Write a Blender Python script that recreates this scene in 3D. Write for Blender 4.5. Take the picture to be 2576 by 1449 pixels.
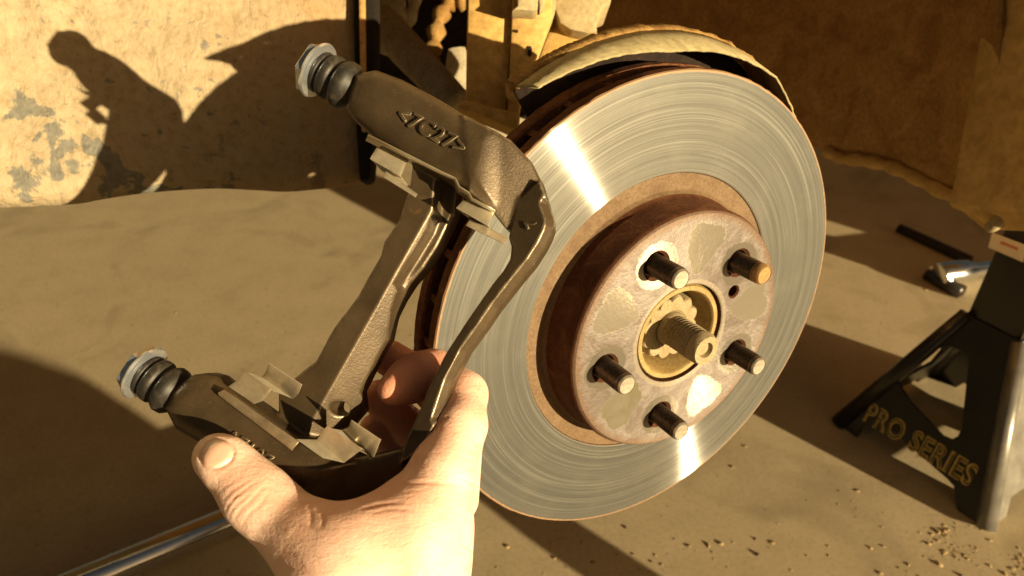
import bpy, bmesh, math, random
import numpy as np
from mathutils import Vector, Matrix, noise as mnoise
for o in list(bpy.data.objects): bpy.data.objects.remove(o)
scn = bpy.context.scene
COL = scn.collection
random.seed(7); RNG = np.random.default_rng(7)
R_ = math.radians

# ------------------------------------------------------------------ camera
FPX = 1935.0                       # focal length in pixels of a 2576 x 1449 picture
PITCH = R_(33); HCAM = 0.68
CAM = np.array([0, 0, HCAM])
CX = np.array([1.0, 0, 0]); CF = np.array([0, math.cos(PITCH), -math.sin(PITCH)]); CU = np.array([0, math.sin(PITCH), math.cos(PITCH)])
cam_d = bpy.data.cameras.new('camera'); cam_d.sensor_width = 36; cam_d.lens = FPX / 2576 * 36
cam_d.clip_start = 0.01; cam_d.clip_end = 500
cam_d.dof.use_dof = True; cam_d.dof.focus_distance = 0.385; cam_d.dof.aperture_fstop = 11.5
cam_o = bpy.data.objects.new('camera', cam_d); COL.objects.link(cam_o)
cam_o.location = CAM; cam_o.rotation_euler = (R_(90) - PITCH, 0, 0)
scn.camera = cam_o

# ------------------------------------------------------------------ sky, sun, exposure
SUNC = np.array([0.754, 0.2268, -0.6165])       # towards the sun: right, down, forward of the camera
SUN = SUNC[0] * CX - SUNC[1] * CU + SUNC[2] * CF; SUN /= np.linalg.norm(SUN)
wd = bpy.data.worlds.new('World'); scn.world = wd; wd.use_nodes = True
wn = wd.node_tree; bg = wn.nodes['Background']; sky = wn.nodes.new('ShaderNodeTexSky')
sky.sky_type = 'NISHITA'; sky.sun_disc = False
sky.sun_elevation = math.asin(SUN[2]); sky.sun_rotation = math.atan2(SUN[0], SUN[1])
sky.air_density = 1.0; sky.dust_density = 6.0; sky.ozone_density = 0.4
wb = wn.nodes.new('ShaderNodeMix'); wb.data_type = 'RGBA'; wb.blend_type = 'MULTIPLY'; wb.inputs[0].default_value = 1.0
wb.inputs[7].default_value = (0.44, 0.36, 0.26, 1)          # warm white balance, made darker to dim the sky light too
wn.links.new(sky.outputs[0], wb.inputs[6]); wn.links.new(wb.outputs[2], bg.inputs[0]); bg.inputs[1].default_value = 0.05
sl = bpy.data.lights.new('sun', 'SUN'); sl.energy = 5.0; sl.angle = R_(0.53); sl.color = (1.0, 0.79, 0.46)
so = bpy.data.objects.new('sun', sl); COL.objects.link(so)
so.rotation_euler = Vector(SUN).to_track_quat('Z', 'Y').to_euler(); so.location = (3, -3, 2)
vs = scn.view_settings; vs.view_transform = 'Standard'; vs.look = 'None'; vs.exposure = 1.3; vs.gamma = 1.0
vs.use_curve_mapping = False
scn.render.engine = 'CYCLES'

# ------------------------------------------------------------------ pixel helpers
def ray(px, py): return (px - 1288) / FPX * CX - (py - 724.5) / FPX * CU + CF
def cw(px, py, z): return CAM + ray(px, py) * z                       # pixel + depth -> point
def c2w(v): v = np.asarray(v, float); return CAM + v[..., 0:1] * CX - v[..., 1:2] * CU + v[..., 2:3] * CF
def cdir(v): return v[0] * CX - v[1] * CU + v[2] * CF
def gnd(px, py, z=0.0): r = ray(px, py); return CAM + r * ((z - HCAM) / r[2])
def onpl(px, py, Q, nn): r = ray(px, py); return CAM + r * ((nn @ (Q - CAM)) / (nn @ r))
unit = lambda v: np.asarray(v, float) / np.linalg.norm(v)

# ------------------------------------------------------------------ materials
class NT:
    def __init__(s, name):
        m = bpy.data.materials.new(name); m.use_nodes = True; s.m = m; s.t = m.node_tree
        s.b = s.t.nodes['Principled BSDF']
    def n(s, typ, **kw):
        nd = s.t.nodes.new(typ)
        for k, v in kw.items():
            if k.startswith('i_'):
                nd.inputs[k[2:].replace('_', ' ')].default_value = v
            else: setattr(nd, k, v)
        return nd
    def l(s, a, b): s.t.links.new(a, b)
    def coord(s): 
        if not hasattr(s, 'tc'): s.tc = s.n('ShaderNodeTexCoord')
        return s.tc.outputs['Object']
    def noise(s, scale, detail=6, rough=0.6, vec=None, dist=0.0):
        nd = s.n('ShaderNodeTexNoise'); nd.inputs['Scale'].default_value = scale; nd.inputs['Detail'].default_value = detail
        nd.inputs['Roughness'].default_value = rough; nd.inputs['Distortion'].default_value = dist
        s.l(vec if vec is not None else s.coord(), nd.inputs['Vector']); return nd.outputs['Fac']
    def vor(s, scale, feature='F1', vec=None):
        nd = s.n('ShaderNodeTexVoronoi', feature=feature); nd.inputs['Scale'].default_value = scale
        s.l(vec if vec is not None else s.coord(), nd.inputs['Vector']); return nd.outputs['Distance']
    def ramp(s, fac, stops, mode='LINEAR'):
        nd = s.n('ShaderNodeValToRGB'); cr = nd.color_ramp; cr.interpolation = mode
        while len(cr.elements) < len(stops): cr.elements.new(0.5)
        for e, (p, c) in zip(cr.elements, stops):
            e.position = p; e.color = (c, c, c, 1) if isinstance(c, (int, float)) else (*c, 1)
        s.l(fac, nd.inputs[0]); return nd.outputs[0]
    def mix(s, fac, a, b, blend='MIX'):
        nd = s.n('ShaderNodeMix', data_type='RGBA', blend_type=blend)
        for sock, v in ((0, fac), (6, a), (7, b)):
            if isinstance(v, (int, float)): nd.inputs[sock].default_value = v
            elif isinstance(v, tuple): nd.inputs[sock].default_value = (*v, 1)
            else: s.l(v, nd.inputs[sock])
        return nd.outputs[2]
    def math(s, op, a, b=0.0, c=0.0, clamp=False):
        nd = s.n('ShaderNodeMath', operation=op, use_clamp=clamp)
        for i, v in enumerate((a, b, c)):
            if isinstance(v, (int, float)): nd.inputs[i].default_value = v
            else: s.l(v, nd.inputs[i])
        return nd.outputs[0]
    def st(s, v, lo, hi, o0, o1):
        nd = s.n('ShaderNodeMapRange', clamp=True)
        for i, q in enumerate((lo, hi, o0, o1)): nd.inputs[i + 1].default_value = q
        s.l(v, nd.inputs[0]); return nd.outputs[0]
    def sep(s, v=None):
        nd = s.n('ShaderNodeSeparateXYZ'); s.l(v if v is not None else s.coord(), nd.inputs[0]); return nd.outputs
    def mapv(s, scale, rot=(0, 0, 0)):
        nd = s.n('ShaderNodeMapping'); nd.inputs['Scale'].default_value = scale; nd.inputs['Rotation'].default_value = rot
        s.l(s.coord(), nd.inputs[0]); return nd.outputs[0]
    def set(s, name, v):
        i = s.b.inputs[name]
        if isinstance(v, (int, float)): i.default_value = v
        elif isinstance(v, tuple): i.default_value = (*v, 1) if len(v) == 3 and i.type == 'RGBA' else v
        else: s.l(v, i)
    def bump(s, h, strength=0.5, dist=0.001, prev=None):
        nd = s.n('ShaderNodeBump'); nd.inputs['Strength'].default_value = strength; nd.inputs['Distance'].default_value = dist
        s.l(h, nd.inputs['Height'])
        if prev is not None: s.l(prev, nd.inputs['Normal'])
        return nd.outputs[0]
M = {}
def simple(name, col, rough=0.6, metal=0.0, var=0.25, scale=60, bump=0.0, bscale=300, bdist=0.0005, spec=0.5):
    t = NT(name); f = t.noise(scale)
    d = tuple(c * (1 - var) for c in col); u = tuple(min(1, c * (1 + var)) for c in col)
    t.set('Base Color', t.ramp(f, [(0.3, d), (0.7, u)])); t.set('Roughness', rough); t.set('Metallic', metal)
    t.set('Specular IOR Level', spec)
    if bump: t.set('Normal', t.bump(t.noise(bscale), bump, bdist))
    M[name] = t.m; return t.m

def m_ground():
    t = NT('concrete'); big = t.noise(2.3, 5, 0.6); mid = t.noise(17, 8, 0.65); fine = t.noise(190, 4, 0.7)
    c = t.ramp(mid, [(0.28, (0.45, 0.365, 0.225)), (0.5, (0.52, 0.425, 0.265)), (0.75, (0.57, 0.47, 0.30))])
    c = t.mix(t.ramp(big, [(0.35, 0.0), (0.7, 0.4)]), c, (0.42, 0.34, 0.21))
    c = t.mix(t.ramp(fine, [(0.3, 0.35), (0.55, 0.0)]), c, (0.27, 0.19, 0.11))
    st = t.noise(5.0, 3, 0.5, dist=1.5)
    c = t.mix(t.ramp(st, [(0.56, 0.0), (0.70, 0.5)]), c, (0.25, 0.20, 0.13))
    c = t.mix(t.ramp(t.noise(430, 3, 0.7), [(0.60, 0.0), (0.75, 0.5)]), c, (0.66, 0.56, 0.38))
    sp = t.vor(38); c = t.mix(t.ramp(sp, [(0.02, 0.55), (0.10, 0.0)]), c, (0.12, 0.085, 0.055))
    t.set('Base Color', c); t.set('Roughness', 0.85); t.set('Specular IOR Level', 0.25)
    nb = t.bump(fine, 0.14, 0.0006); nb = t.bump(mid, 0.03, 0.004, nb)
    t.set('Normal', nb); M['concrete'] = t.m
m_ground()

def m_panel():     # dust-caked painted panel, grey underneath
    t = NT('dusty_panel'); v = t.mapv((1, 1, 1)); pl = t.noise(30, 5, 0.6, dist=0.4); fine = t.noise(150, 6, 0.65); cr = t.noise(60, 7, 0.6, dist=2.0)
    dust = t.ramp(fine, [(0.25, (0.225, 0.17, 0.095)), (0.5, (0.31, 0.25, 0.16)), (0.8, (0.36, 0.30, 0.20))])
    sx = t.sep()
    low = t.n('ShaderNodeMapRange', clamp=True); low.inputs[1].default_value = -0.02; low.inputs[2].default_value = 0.13
    low.inputs[3].default_value = 0.16; low.inputs[4].default_value = 0.0; t.l(sx[1], low.inputs[0])
    wear = t.math('ADD', pl, low.outputs[0])
    dr = t.noise(1, 6, 0.6, vec=t.mapv((70, 13, 13)), dist=0.5)
    wear = t.math('ADD', wear, t.math('MULTIPLY', t.math('SUBTRACT', dr, 0.5), 0.35))
    mask = t.ramp(t.math('ADD', wear, t.math('MULTIPLY', t.math('SUBTRACT', t.noise(9, 3, 0.6), 0.5), 0.25)), [(0.68, 0.0), (0.71, 0.85)])
    spk = t.ramp(t.noise(120, 6, 0.65, dist=0.5), [(0.33, 0.75), (0.39, 0.0)]); mask = t.math('MAXIMUM', mask, spk)
    c = t.mix(mask, dust, t.ramp(fine, [(0.3, (0.085, 0.09, 0.085)), (0.7, (0.16, 0.16, 0.14))]))
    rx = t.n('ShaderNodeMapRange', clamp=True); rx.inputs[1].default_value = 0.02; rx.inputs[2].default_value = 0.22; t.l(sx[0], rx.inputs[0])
    c = t.mix(t.math('MULTIPLY', rx.outputs[0], t.ramp(pl, [(0.35, 0.2), (0.65, 0.85)])), c, (0.34, 0.19, 0.065))  # brown stains towards the right, raised to carry the shade's warm bounce
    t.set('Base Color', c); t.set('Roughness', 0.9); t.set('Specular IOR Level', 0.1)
    wr = t.noise(1, 7, 0.65, vec=t.mapv((85, 42, 42), (0, 0, 0.5)), dist=1.2)
    nb = t.bump(cr, 0.6, 0.002); nb = t.bump(wr, 0.7, 0.003, nb); nb = t.bump(fine, 0.2, 0.0006, nb); t.set('Normal', nb); M['dusty_panel'] = t.m
m_panel()

def m_rustdirt(name, a, b, c, scale=25, rough=0.9, bump=0.5, bdist=0.0015, metal=0.0, spec=0.2):
    t = NT(name); n1 = t.noise(scale, 9, 0.7, dist=0.8); n2 = t.noise(scale * 9, 6, 0.7)
    col = t.ramp(n1, [(0.3, a), (0.5, b), (0.7, c)])
    col = t.mix(t.ramp(n2, [(0.35, 0.5), (0.6, 0.0)]), col, tuple(x * 0.5 for x in a))
    t.set('Base Color', col); t.set('Roughness', rough); t.set('Metallic', metal); t.set('Specular IOR Level', spec)
    nb = t.bump(n2, bump, bdist * 0.6); nb = t.bump(n1, bump, bdist, nb); t.set('Normal', nb); M[name] = t.m; return t
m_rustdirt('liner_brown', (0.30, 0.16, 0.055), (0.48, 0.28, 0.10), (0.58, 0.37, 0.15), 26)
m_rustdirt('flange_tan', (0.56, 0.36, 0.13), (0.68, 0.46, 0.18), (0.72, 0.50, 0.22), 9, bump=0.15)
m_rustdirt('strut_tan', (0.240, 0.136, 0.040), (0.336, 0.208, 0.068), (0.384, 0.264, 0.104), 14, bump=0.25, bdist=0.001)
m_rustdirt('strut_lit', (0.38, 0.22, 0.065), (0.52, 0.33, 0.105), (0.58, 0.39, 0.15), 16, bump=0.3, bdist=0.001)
m_rustdirt('dust_pale', (0.340, 0.258, 0.129), (0.408, 0.326, 0.184), (0.449, 0.374, 0.224), 30, bump=0.3)
m_rustdirt('rod_grey', (0.26, 0.215, 0.14), (0.38, 0.33, 0.225), (0.46, 0.40, 0.285), 40, bump=0.3)
m_rustdirt('dull_black', (0.008, 0.006, 0.004), (0.015, 0.011, 0.007), (0.03, 0.02, 0.012), 20)  # near-black for the seal, the inner well and the hole discs
m_rustdirt('shield_rust', (0.180, 0.083, 0.022), (0.315, 0.188, 0.060), (0.413, 0.270, 0.098), 55, bump=0.9, bdist=0.002)
m_rustdirt('shield_paint', (0.245, 0.202, 0.101), (0.317, 0.266, 0.144), (0.374, 0.317, 0.187), 30, bump=0.25, bdist=0.0008)
m_rustdirt('shield_shade', (0.014, 0.008, 0.006), (0.022, 0.014, 0.01), (0.036, 0.022, 0.015), 40, bump=0.4)  # near-black, so the shade behind the rotor is painted on the plate
m_rustdirt('rotor_rust', (0.076, 0.030, 0.014), (0.162, 0.064, 0.027), (0.255, 0.119, 0.060), 110, bump=0.9, bdist=0.0015)
m_rustdirt('hat_wall_rust', (0.05, 0.016, 0.006), (0.085, 0.03, 0.011), (0.14, 0.06, 0.025), 60, bump=0.25)
m_rustdirt('hub_gold', (0.210, 0.133, 0.042), (0.322, 0.224, 0.084), (0.385, 0.287, 0.126), 90, rough=0.6, bump=0.3, spec=0.4)
m_rustdirt('hub_dust', (0.218, 0.163, 0.082), (0.313, 0.252, 0.150), (0.374, 0.313, 0.204), 120, rough=0.8, bump=0.4)
m_rustdirt('ring_tan', (0.105, 0.065, 0.034), (0.149, 0.096, 0.053), (0.180, 0.124, 0.074), 70, rough=0.7, bump=0.25, bdist=0.0006)

def m_friction():  # machined steel ring, brushed in circles
    t = NT('brushed_steel'); x, y, z = t.sep()[0], t.sep()[1], t.sep()[2]
    r = t.math('SQRT', t.math('ADD', t.math('MULTIPLY', x, x), t.math('MULTIPLY', y, y)))
    th = t.math('ARCTAN2', y, x)
    def n1d(k, det, rg):
        nd = t.n('ShaderNodeTexNoise', noise_dimensions='1D'); nd.inputs['Scale'].default_value = 1.0; nd.inputs['Detail'].default_value = det; nd.inputs['Roughness'].default_value = rg
        t.l(t.math('MULTIPLY', r, k), nd.inputs['W']); return nd.outputs['Fac']
    rings = n1d(760.0, 1, 0.6); wide = n1d(260.0, 2, 0.6)
    cv = t.n('ShaderNodeCombineXYZ'); t.l(t.math('MULTIPLY', r, 1100.0), cv.inputs[0]); t.l(t.math('MULTIPLY', t.math('SINE', th), 0.9), cv.inputs[1]); t.l(t.math('MULTIPLY', t.math('COSINE', th), 0.9), cv.inputs[2])
    arcs = t.noise(1.0, 3, 0.6, vec=cv.outputs[0])
    blot = t.noise(28, 5, 0.6)
    c = t.ramp(wide, [(0.3, (0.10, 0.10, 0.09)), (0.5, (0.115, 0.115, 0.103)), (0.7, (0.13, 0.13, 0.116))])
    c = t.mix(t.ramp(rings, [(0.36, 0.22), (0.52, 0.0)]), c, (0.13, 0.13, 0.125))
    c = t.mix(t.ramp(arcs, [(0.52, 0.0), (0.66, 0.7)]), c, (0.065, 0.065, 0.06))
    c = t.mix(t.ramp(arcs, [(0.34, 0.8), (0.46, 0.0)]), c, (0.25, 0.255, 0.235))
    c = t.mix(t.ramp(blot, [(0.5, 0.0), (0.75, 0.22)]), c, (0.25, 0.23, 0.19))
    edge = t.math('ADD', r, t.math('MULTIPLY', t.math('SUBTRACT', t.noise(180, 5, 0.7), 0.5), 0.0022))
    em = t.st(edge, 0.1462, 0.1468, 0.0, 0.9)
    c = t.mix(em, c, (0.26, 0.15, 0.075))
    lip = t.st(r, 0.0911, 0.0916, 0.6, 0.0)
    c = t.mix(lip, c, (0.50, 0.47, 0.40))
    t.set('Base Color', c); t.set('Metallic', t.math('SUBTRACT', 0.6, t.math('MULTIPLY', em, 0.5))); t.set('Roughness', 0.48)
    tg = t.n('ShaderNodeTangent', direction_type='RADIAL', axis='Z')
    nb = t.bump(rings, 0.22, 0.00016); nb = t.bump(wide, 0.12, 0.0004, nb); t.set('Normal', nb)
    gl = t.n('ShaderNodeBsdfAnisotropic', distribution='GGX'); gl.inputs['Anisotropy'].default_value = 0.86
    t.l(t.math('ADD', 0.17, t.math('MULTIPLY', arcs, 0.22)), gl.inputs['Roughness']); gc = t.mix(0.6, c, (0.42, 0.43, 0.43)); t.l(gc, gl.inputs['Color']); t.l(tg.outputs[0], gl.inputs['Tangent']); t.l(nb, gl.inputs['Normal'])
    mx = t.n('ShaderNodeMixShader'); t.l(t.math('MULTIPLY', t.ramp(arcs, [(0.35, 0.42), (0.62, 0.16)]), t.math('SUBTRACT', 1.0, em)), mx.inputs[0]); t.l(t.b.outputs[0], mx.inputs[1]); t.l(gl.outputs[0], mx.inputs[2])
    t.l(mx.outputs[0], t.t.nodes['Material Output'].inputs['Surface']); M['brushed_steel'] = t.m
m_friction()

STUD0 = R_(-32.3); PCR = 0.0543
def m_hatface():   # worn grey and pinkish face; clean pads between and around the studs
    t = NT('hat_face'); s = t.sep(); x, y = s[0], s[1]
    wob = t.noise(75, 6, 0.65); fine = t.noise(420, 5, 0.7); mid = t.noise(60, 7, 0.7, dist=1.0)
    c = t.ramp(mid, [(0.3, (0.105, 0.08, 0.066)), (0.5, (0.165, 0.142, 0.128)), (0.72, (0.235, 0.212, 0.20))])
    c = t.mix(t.ramp(fine, [(0.3, 0.5), (0.5, 0.0)]), c, (0.13, 0.075, 0.05))
    r = t.math('SQRT', t.math('ADD', t.math('MULTIPLY', x, x), t.math('MULTIPLY', y, y)))
    rim = t.st(t.math('ADD', r, t.math('MULTIPLY', t.math('SUBTRACT', wob, 0.5), 0.006)), 0.0695, 0.0735, 0.0, 0.75)
    c = t.mix(rim, c, (0.14, 0.08, 0.045))
    masks = None; round_m = None
    tint = [0.2, 0.1, 0.0, 0.9, 0.7]
    for k in range(5):
        a = STUD0 + R_(36 + 72 * k); cx_, cy_ = 0.0535 * math.cos(a), 0.0535 * math.sin(a)
        dx, dy = t.math('SUBTRACT', x, cx_), t.math('SUBTRACT', y, cy_)
        u = t.math('ADD', t.math('MULTIPLY', dx, math.cos(a)), t.math('MULTIPLY', dy, math.sin(a)))
        v = t.math('SUBTRACT', t.math('MULTIPLY', dy, math.cos(a)), t.math('MULTIPLY', dx, math.sin(a)))
        hw = t.math('ADD', 0.0125, t.math('MULTIPLY', u, 0.42))
        d = t.math('ADD', t.math('POWER', t.math('ABSOLUTE', t.math('DIVIDE', u, 0.0155)), 2.6), t.math('POWER', t.math('ABSOLUTE', t.math('DIVIDE', v, hw)), 2.6))
        d = t.math('ADD', d, t.math('MULTIPLY', t.math('SUBTRACT', wob, 0.5), 2.2))
        m = t.st(d, 0.80, 1.0, 0.92, 0.0)
        c = t.mix(m, c, t.mix(t.math('MULTIPLY', t.ramp(mid, [(0.35, 0.0), (0.6, 1.0)]), tint[k]), (0.37, 0.335, 0.275), (0.29, 0.265, 0.17)))
        masks = m if masks is None else t.math('MAXIMUM', masks, m)
        a = STUD0 + R_(72 * k); dx, dy = t.math('SUBTRACT', x, PCR * math.cos(a)), t.math('SUBTRACT', y, PCR * math.sin(a))
        d = t.math('SQRT', t.math('ADD', t.math('MULTIPLY', dx, dx), t.math('MULTIPLY', dy, dy)))
        d = t.math('ADD', d, t.math('MULTIPLY', t.math('SUBTRACT', wob, 0.5), 0.010))
        m = t.st(d, 0.0135, 0.0145, 0.85, 0.0)
        c = t.mix(m, c, (0.26, 0.232, 0.19)); masks = t.math('MAXIMUM', masks, m)
    m = t.st(t.math('ADD', r, t.math('MULTIPLY', t.math('SUBTRACT', wob, 0.5), 0.003)), 0.0345, 0.0352, 0.9, 0.0)
    c = t.mix(m, c, (0.24, 0.205, 0.16))
    t.set('Base Color', c); t.set('Metallic', t.math('ADD', 0.35, t.math('MULTIPLY', masks, 0.35))); t.set('Anisotropic', t.math('ADD', 0.5, t.math('MULTIPLY', masks, 0.45))); t.set('Anisotropic Rotation', 0.25)
    tg = t.n('ShaderNodeTangent', direction_type='RADIAL', axis='Z'); t.l(tg.outputs[0], t.b.inputs['Tangent'])
    t.set('Roughness', t.math('SUBTRACT', t.math('ADD', 0.42, t.math('MULTIPLY', fine, 0.2)), t.math('MULTIPLY', masks, 0.18)))
    bh = t.math('ADD', t.math('MULTIPLY', t.math('SUBTRACT', fine, 0.5), t.math('SUBTRACT', 1.0, t.math('MULTIPLY', masks, 0.8))), t.math('MULTIPLY', masks, -0.06))
    nb = t.bump(bh, 0.55, 0.0007); nb = t.bump(mid, 0.25, 0.0012, nb); t.set('Normal', nb); M['hat_face'] = t.m
m_hatface()

def m_cast():      # painted, oily cast iron
    t = NT('cast_iron'); gr = t.noise(900, 3, 0.6); lum = t.noise(2600, 2, 0.5); big = t.noise(45, 6, 0.6)
    c = t.ramp(big, [(0.3, (0.050, 0.034, 0.018)), (0.7, (0.084, 0.058, 0.030))])
    c = t.mix(t.ramp(gr, [(0.62, 0.0), (0.75, 0.6)]), c, (0.17, 0.12, 0.065))
    c = t.mix(t.ramp(t.noise(70, 4, 0.5), [(0.70, 0.0), (0.78, 0.7)]), c, (0.26, 0.12, 0.03))
    geo = t.n('ShaderNodeNewGeometry'); pt = t.st(geo.outputs['Pointiness'], 0.515, 0.545, 0.0, 1.0)
    pt = t.math('MULTIPLY', pt, t.ramp(t.noise(260, 4, 0.6), [(0.35, 0.35), (0.6, 1.0)]))
    pt = t.math('MULTIPLY', pt, 0.65); c = t.mix(pt, c, (0.42, 0.35, 0.25))  # paler convex edges, painted in for the glints along the ridges
    t.set('Base Color', c); t.set('Metallic', t.math('ADD', 0.40, t.math('MULTIPLY', pt, 0.4))); t.set('Roughness', t.ramp(big, [(0.3, 0.30), (0.7, 0.42)])); t.set('Specular IOR Level', 0.55)
    nb = t.bump(lum, 0.2, 0.0002); nb = t.bump(gr, 0.26, 0.0004, nb); t.set('Normal', nb); M['cast_iron'] = t.m
m_cast()
def m_clip():
    t = NT('clip_steel'); n1 = t.noise(160, 6, 0.7); n2 = t.noise(70, 5, 0.6)
    c = t.ramp(n1, [(0.3, (0.42, 0.36, 0.25)), (0.6, (0.55, 0.49, 0.37))])
    c = t.mix(t.ramp(n2, [(0.66, 0.0), (0.76, 0.75)]), c, (0.08, 0.06, 0.04))
    t.set('Base Color', c); t.set('Metallic', 0.65); t.set('Roughness', 0.33); t.set('Normal', t.bump(n1, 0.15, 0.0003)); M['clip_steel'] = t.m
m_clip()
simple('clip_dull', (0.26, 0.20, 0.125), 0.4, 0.6, 0.3, 150, 0.2, 400, 0.0003)
simple('zinc', (0.66, 0.71, 0.78), 0.25, 0.88, 0.1, 200, 0.15, 500, 0.0002)
m_rustdirt('rubber', (0.010, 0.009, 0.007), (0.018, 0.016, 0.013), (0.06, 0.05, 0.036), 120, rough=0.5, bump=0.15, bdist=0.0003, spec=0.35)
simple('stud_steel', (0.09, 0.065, 0.045), 0.42, 0.75, 0.4, 400, 0.3, 900, 0.0002)
simple('stud_tip', (0.36, 0.32, 0.26), 0.45, 0.7, 0.25, 400, 0.3, 700, 0.0003)
simple('rusty_tip', (0.28, 0.16, 0.055), 0.7, 0.2, 0.3, 300, 0.3, 700, 0.0003)
simple('chrome', (0.72, 0.75, 0.80), 0.12, 1.0, 0.06, 90)
simple('black_paint', (0.016, 0.013, 0.010), 0.30, 0.0, 0.4, 30, 0.12, 160, 0.0004)
simple('glare_paint', (0.17, 0.16, 0.14), 0.35, 0.3, 0.35, 40, 0.15, 200, 0.0005)  # grey copy of the black paint, carrying the sun's glare on one side
simple('gold_paint', (0.55, 0.39, 0.09), 0.5, 0.0, 0.3, 150)
simple('sticker', (0.80, 0.72, 0.60), 0.6, 0.0, 0.06, 60)
simple('sticker_red', (0.62, 0.22, 0.16), 0.6, 0.0, 0.1, 60)
simple('tyre_rubber', (0.022, 0.020, 0.018), 0.8, 0.0, 0.3, 60, 0.3, 300, 0.001)
simple('alloy', (0.45, 0.44, 0.42), 0.35, 0.9, 0.15, 40)
simple('can_red', (0.42, 0.05, 0.03), 0.3, 0.2, 0.1, 40)
simple('sleeve_cloth', (0.06, 0.07, 0.09), 0.9, 0.0, 0.3, 120, 0.5, 900, 0.0006)
simple('crumbs', (0.40, 0.29, 0.14), 0.95, 0.0, 0.4, 50)
simple('crumbs_dark', (0.10, 0.07, 0.045), 0.95, 0.0, 0.4, 50)
def m_nail():
    t = NT('nail'); at = t.n('ShaderNodeAttribute', attribute_name='along'); f = at.outputs['Fac']
    w = t.math('ADD', f, t.math('MULTIPLY', t.math('SUBTRACT', t.noise(300, 3, 0.5), 0.5), 0.10))
    c = t.ramp(w, [(0.0, (0.72, 0.50, 0.40)), (0.16, (0.74, 0.54, 0.44)), (0.24, (0.66, 0.40, 0.30)), (0.82, (0.70, 0.45, 0.34)), (0.87, (0.80, 0.68, 0.54)), (1.0, (0.62, 0.50, 0.36))])
    t.set('Base Color', c); t.set('Roughness', 0.28); t.set('Specular IOR Level', 0.5)
    t.set('Normal', t.bump(t.noise(1, 3, 0.5, vec=t.mapv((700, 150, 700))), 0.12, 0.0003)); M['nail'] = t.m
m_nail()
simple('hair', (0.35, 0.22, 0.10), 0.5, 0.0, 0.2, 100)

def m_skin():
    t = NT('skin'); n1 = t.noise(38, 6, 0.6); n3 = t.noise(150, 5, 0.6); lines = t.noise(1, 5, 0.6, vec=t.mapv((120, 300, 620), (0.5, 0.2, 0.5)), dist=1.2); cells = t.vor(520, 'DISTANCE_TO_EDGE')
    c = t.ramp(n1, [(0.3, (0.70, 0.44, 0.33)), (0.5, (0.79, 0.57, 0.46)), (0.75, (0.85, 0.66, 0.55))])
    c = t.mix(t.ramp(n3, [(0.45, 0.0), (0.75, 0.35)]), c, (0.72, 0.38, 0.27))
    at = t.n('ShaderNodeAttribute', attribute_name='red'); c = t.mix(t.math('MULTIPLY', at.outputs['Fac'], 0.85), c, (0.60, 0.23, 0.135))
    t.set('Base Color', c); t.set('Roughness', t.ramp(n3, [(0.3, 0.40), (0.7, 0.55)])); t.set('Specular IOR Level', 0.45)
    t.set('Subsurface Weight', 0.28); t.set('Subsurface Radius', (1.0, 0.35, 0.18)); t.set('Subsurface Scale', 0.007)
    nb = t.bump(cells, 0.30, 0.0003); nb = t.bump(lines, 0.50, 0.0008, nb); nb = t.bump(n3, 0.30, 0.0010, nb); t.set('Normal', nb); M['skin'] = t.m
m_skin()

# ------------------------------------------------------------------ object helpers
def link(name, me, mat=None, parent=None, mw=None, smooth=True, angle=None):
    o = bpy.data.objects.new(name, me); COL.objects.link(o)
    if mat is not None and not me.materials:
        for m in (mat if isinstance(mat, (list, tuple)) else [mat]): me.materials.append(M[m])
    if smooth:
        me.polygons.foreach_set('use_smooth', [True] * len(me.polygons))
        if angle is not None: me.set_sharp_from_angle(angle=R_(angle))
    if mw is not None: o.matrix_world = mw
    if parent is not None:
        o.parent = parent
        o.matrix_parent_inverse = parent.matrix_world.inverted()
    return o
def tag(o, label=None, cat=None, group=None, kind=None):
    for k, v in (('label', label), ('category', cat), ('group', group), ('kind', kind)):
        if v: o[k] = v
    return o
def empty(name, loc, label, cat, group=None):
    o = bpy.data.objects.new(name, None); o.empty_display_size = 0.05; COL.objects.link(o); o.location = Vector(loc)
    o.matrix_world = Matrix.Translation(Vector(loc)); return tag(o, label, cat, group)
def mesh(verts, faces, name='mesh'):
    me = bpy.data.meshes.new(name); me.from_pydata([tuple(map(float, v)) for v in verts], [], [tuple(f) for f in faces]); me.validate(); me.update(); return me
def frame(o, x, y, z):
    m = Matrix.Identity(4)
    for i in range(3): m[i][0], m[i][1], m[i][2], m[i][3] = x[i], y[i], z[i], o[i]
    return m
def basis(zdir, hint=(0, 0, 1)):
    z = unit(zdir); x = np.cross(hint, z)
    if np.linalg.norm(x) < 1e-3: x = np.cross((0, 1, 0), z)
    x = unit(x); return x, np.cross(z, x), z
def lathe(prof, seg=96, a0=0.0, a1=2 * math.pi, close=True, capends=False, jit=None):
    full = abs(a1 - a0 - 2 * math.pi) < 1e-6; na = seg if full else seg + 1
    v, f = [], []; m = len(prof)
    for i in range(na):
        a = a0 + (a1 - a0) * i / seg
        for j, (r, h) in enumerate(prof):
            if jit: r, h = jit(a, j, r, h)
            v.append((r * math.cos(a), r * math.sin(a), h))
    for i in range(seg):
        i2 = (i + 1) % na
        for j in range(m if close else m - 1):
            j2 = (j + 1) % m; f.append((i * m + j, i2 * m + j, i2 * m + j2, i * m + j2))
    if capends and not full: f.append(tuple(range(m))[::-1]); f.append(tuple((na - 1) * m + j for j in range(m)))
    return mesh(v, f)
def recalc(me):
    bm = bmesh.new(); bm.from_mesh(me); bmesh.ops.remove_doubles(bm, verts=bm.verts, dist=1e-6)
    bmesh.ops.recalc_face_normals(bm, faces=bm.faces); bm.to_mesh(me); bm.free(); return me
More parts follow.
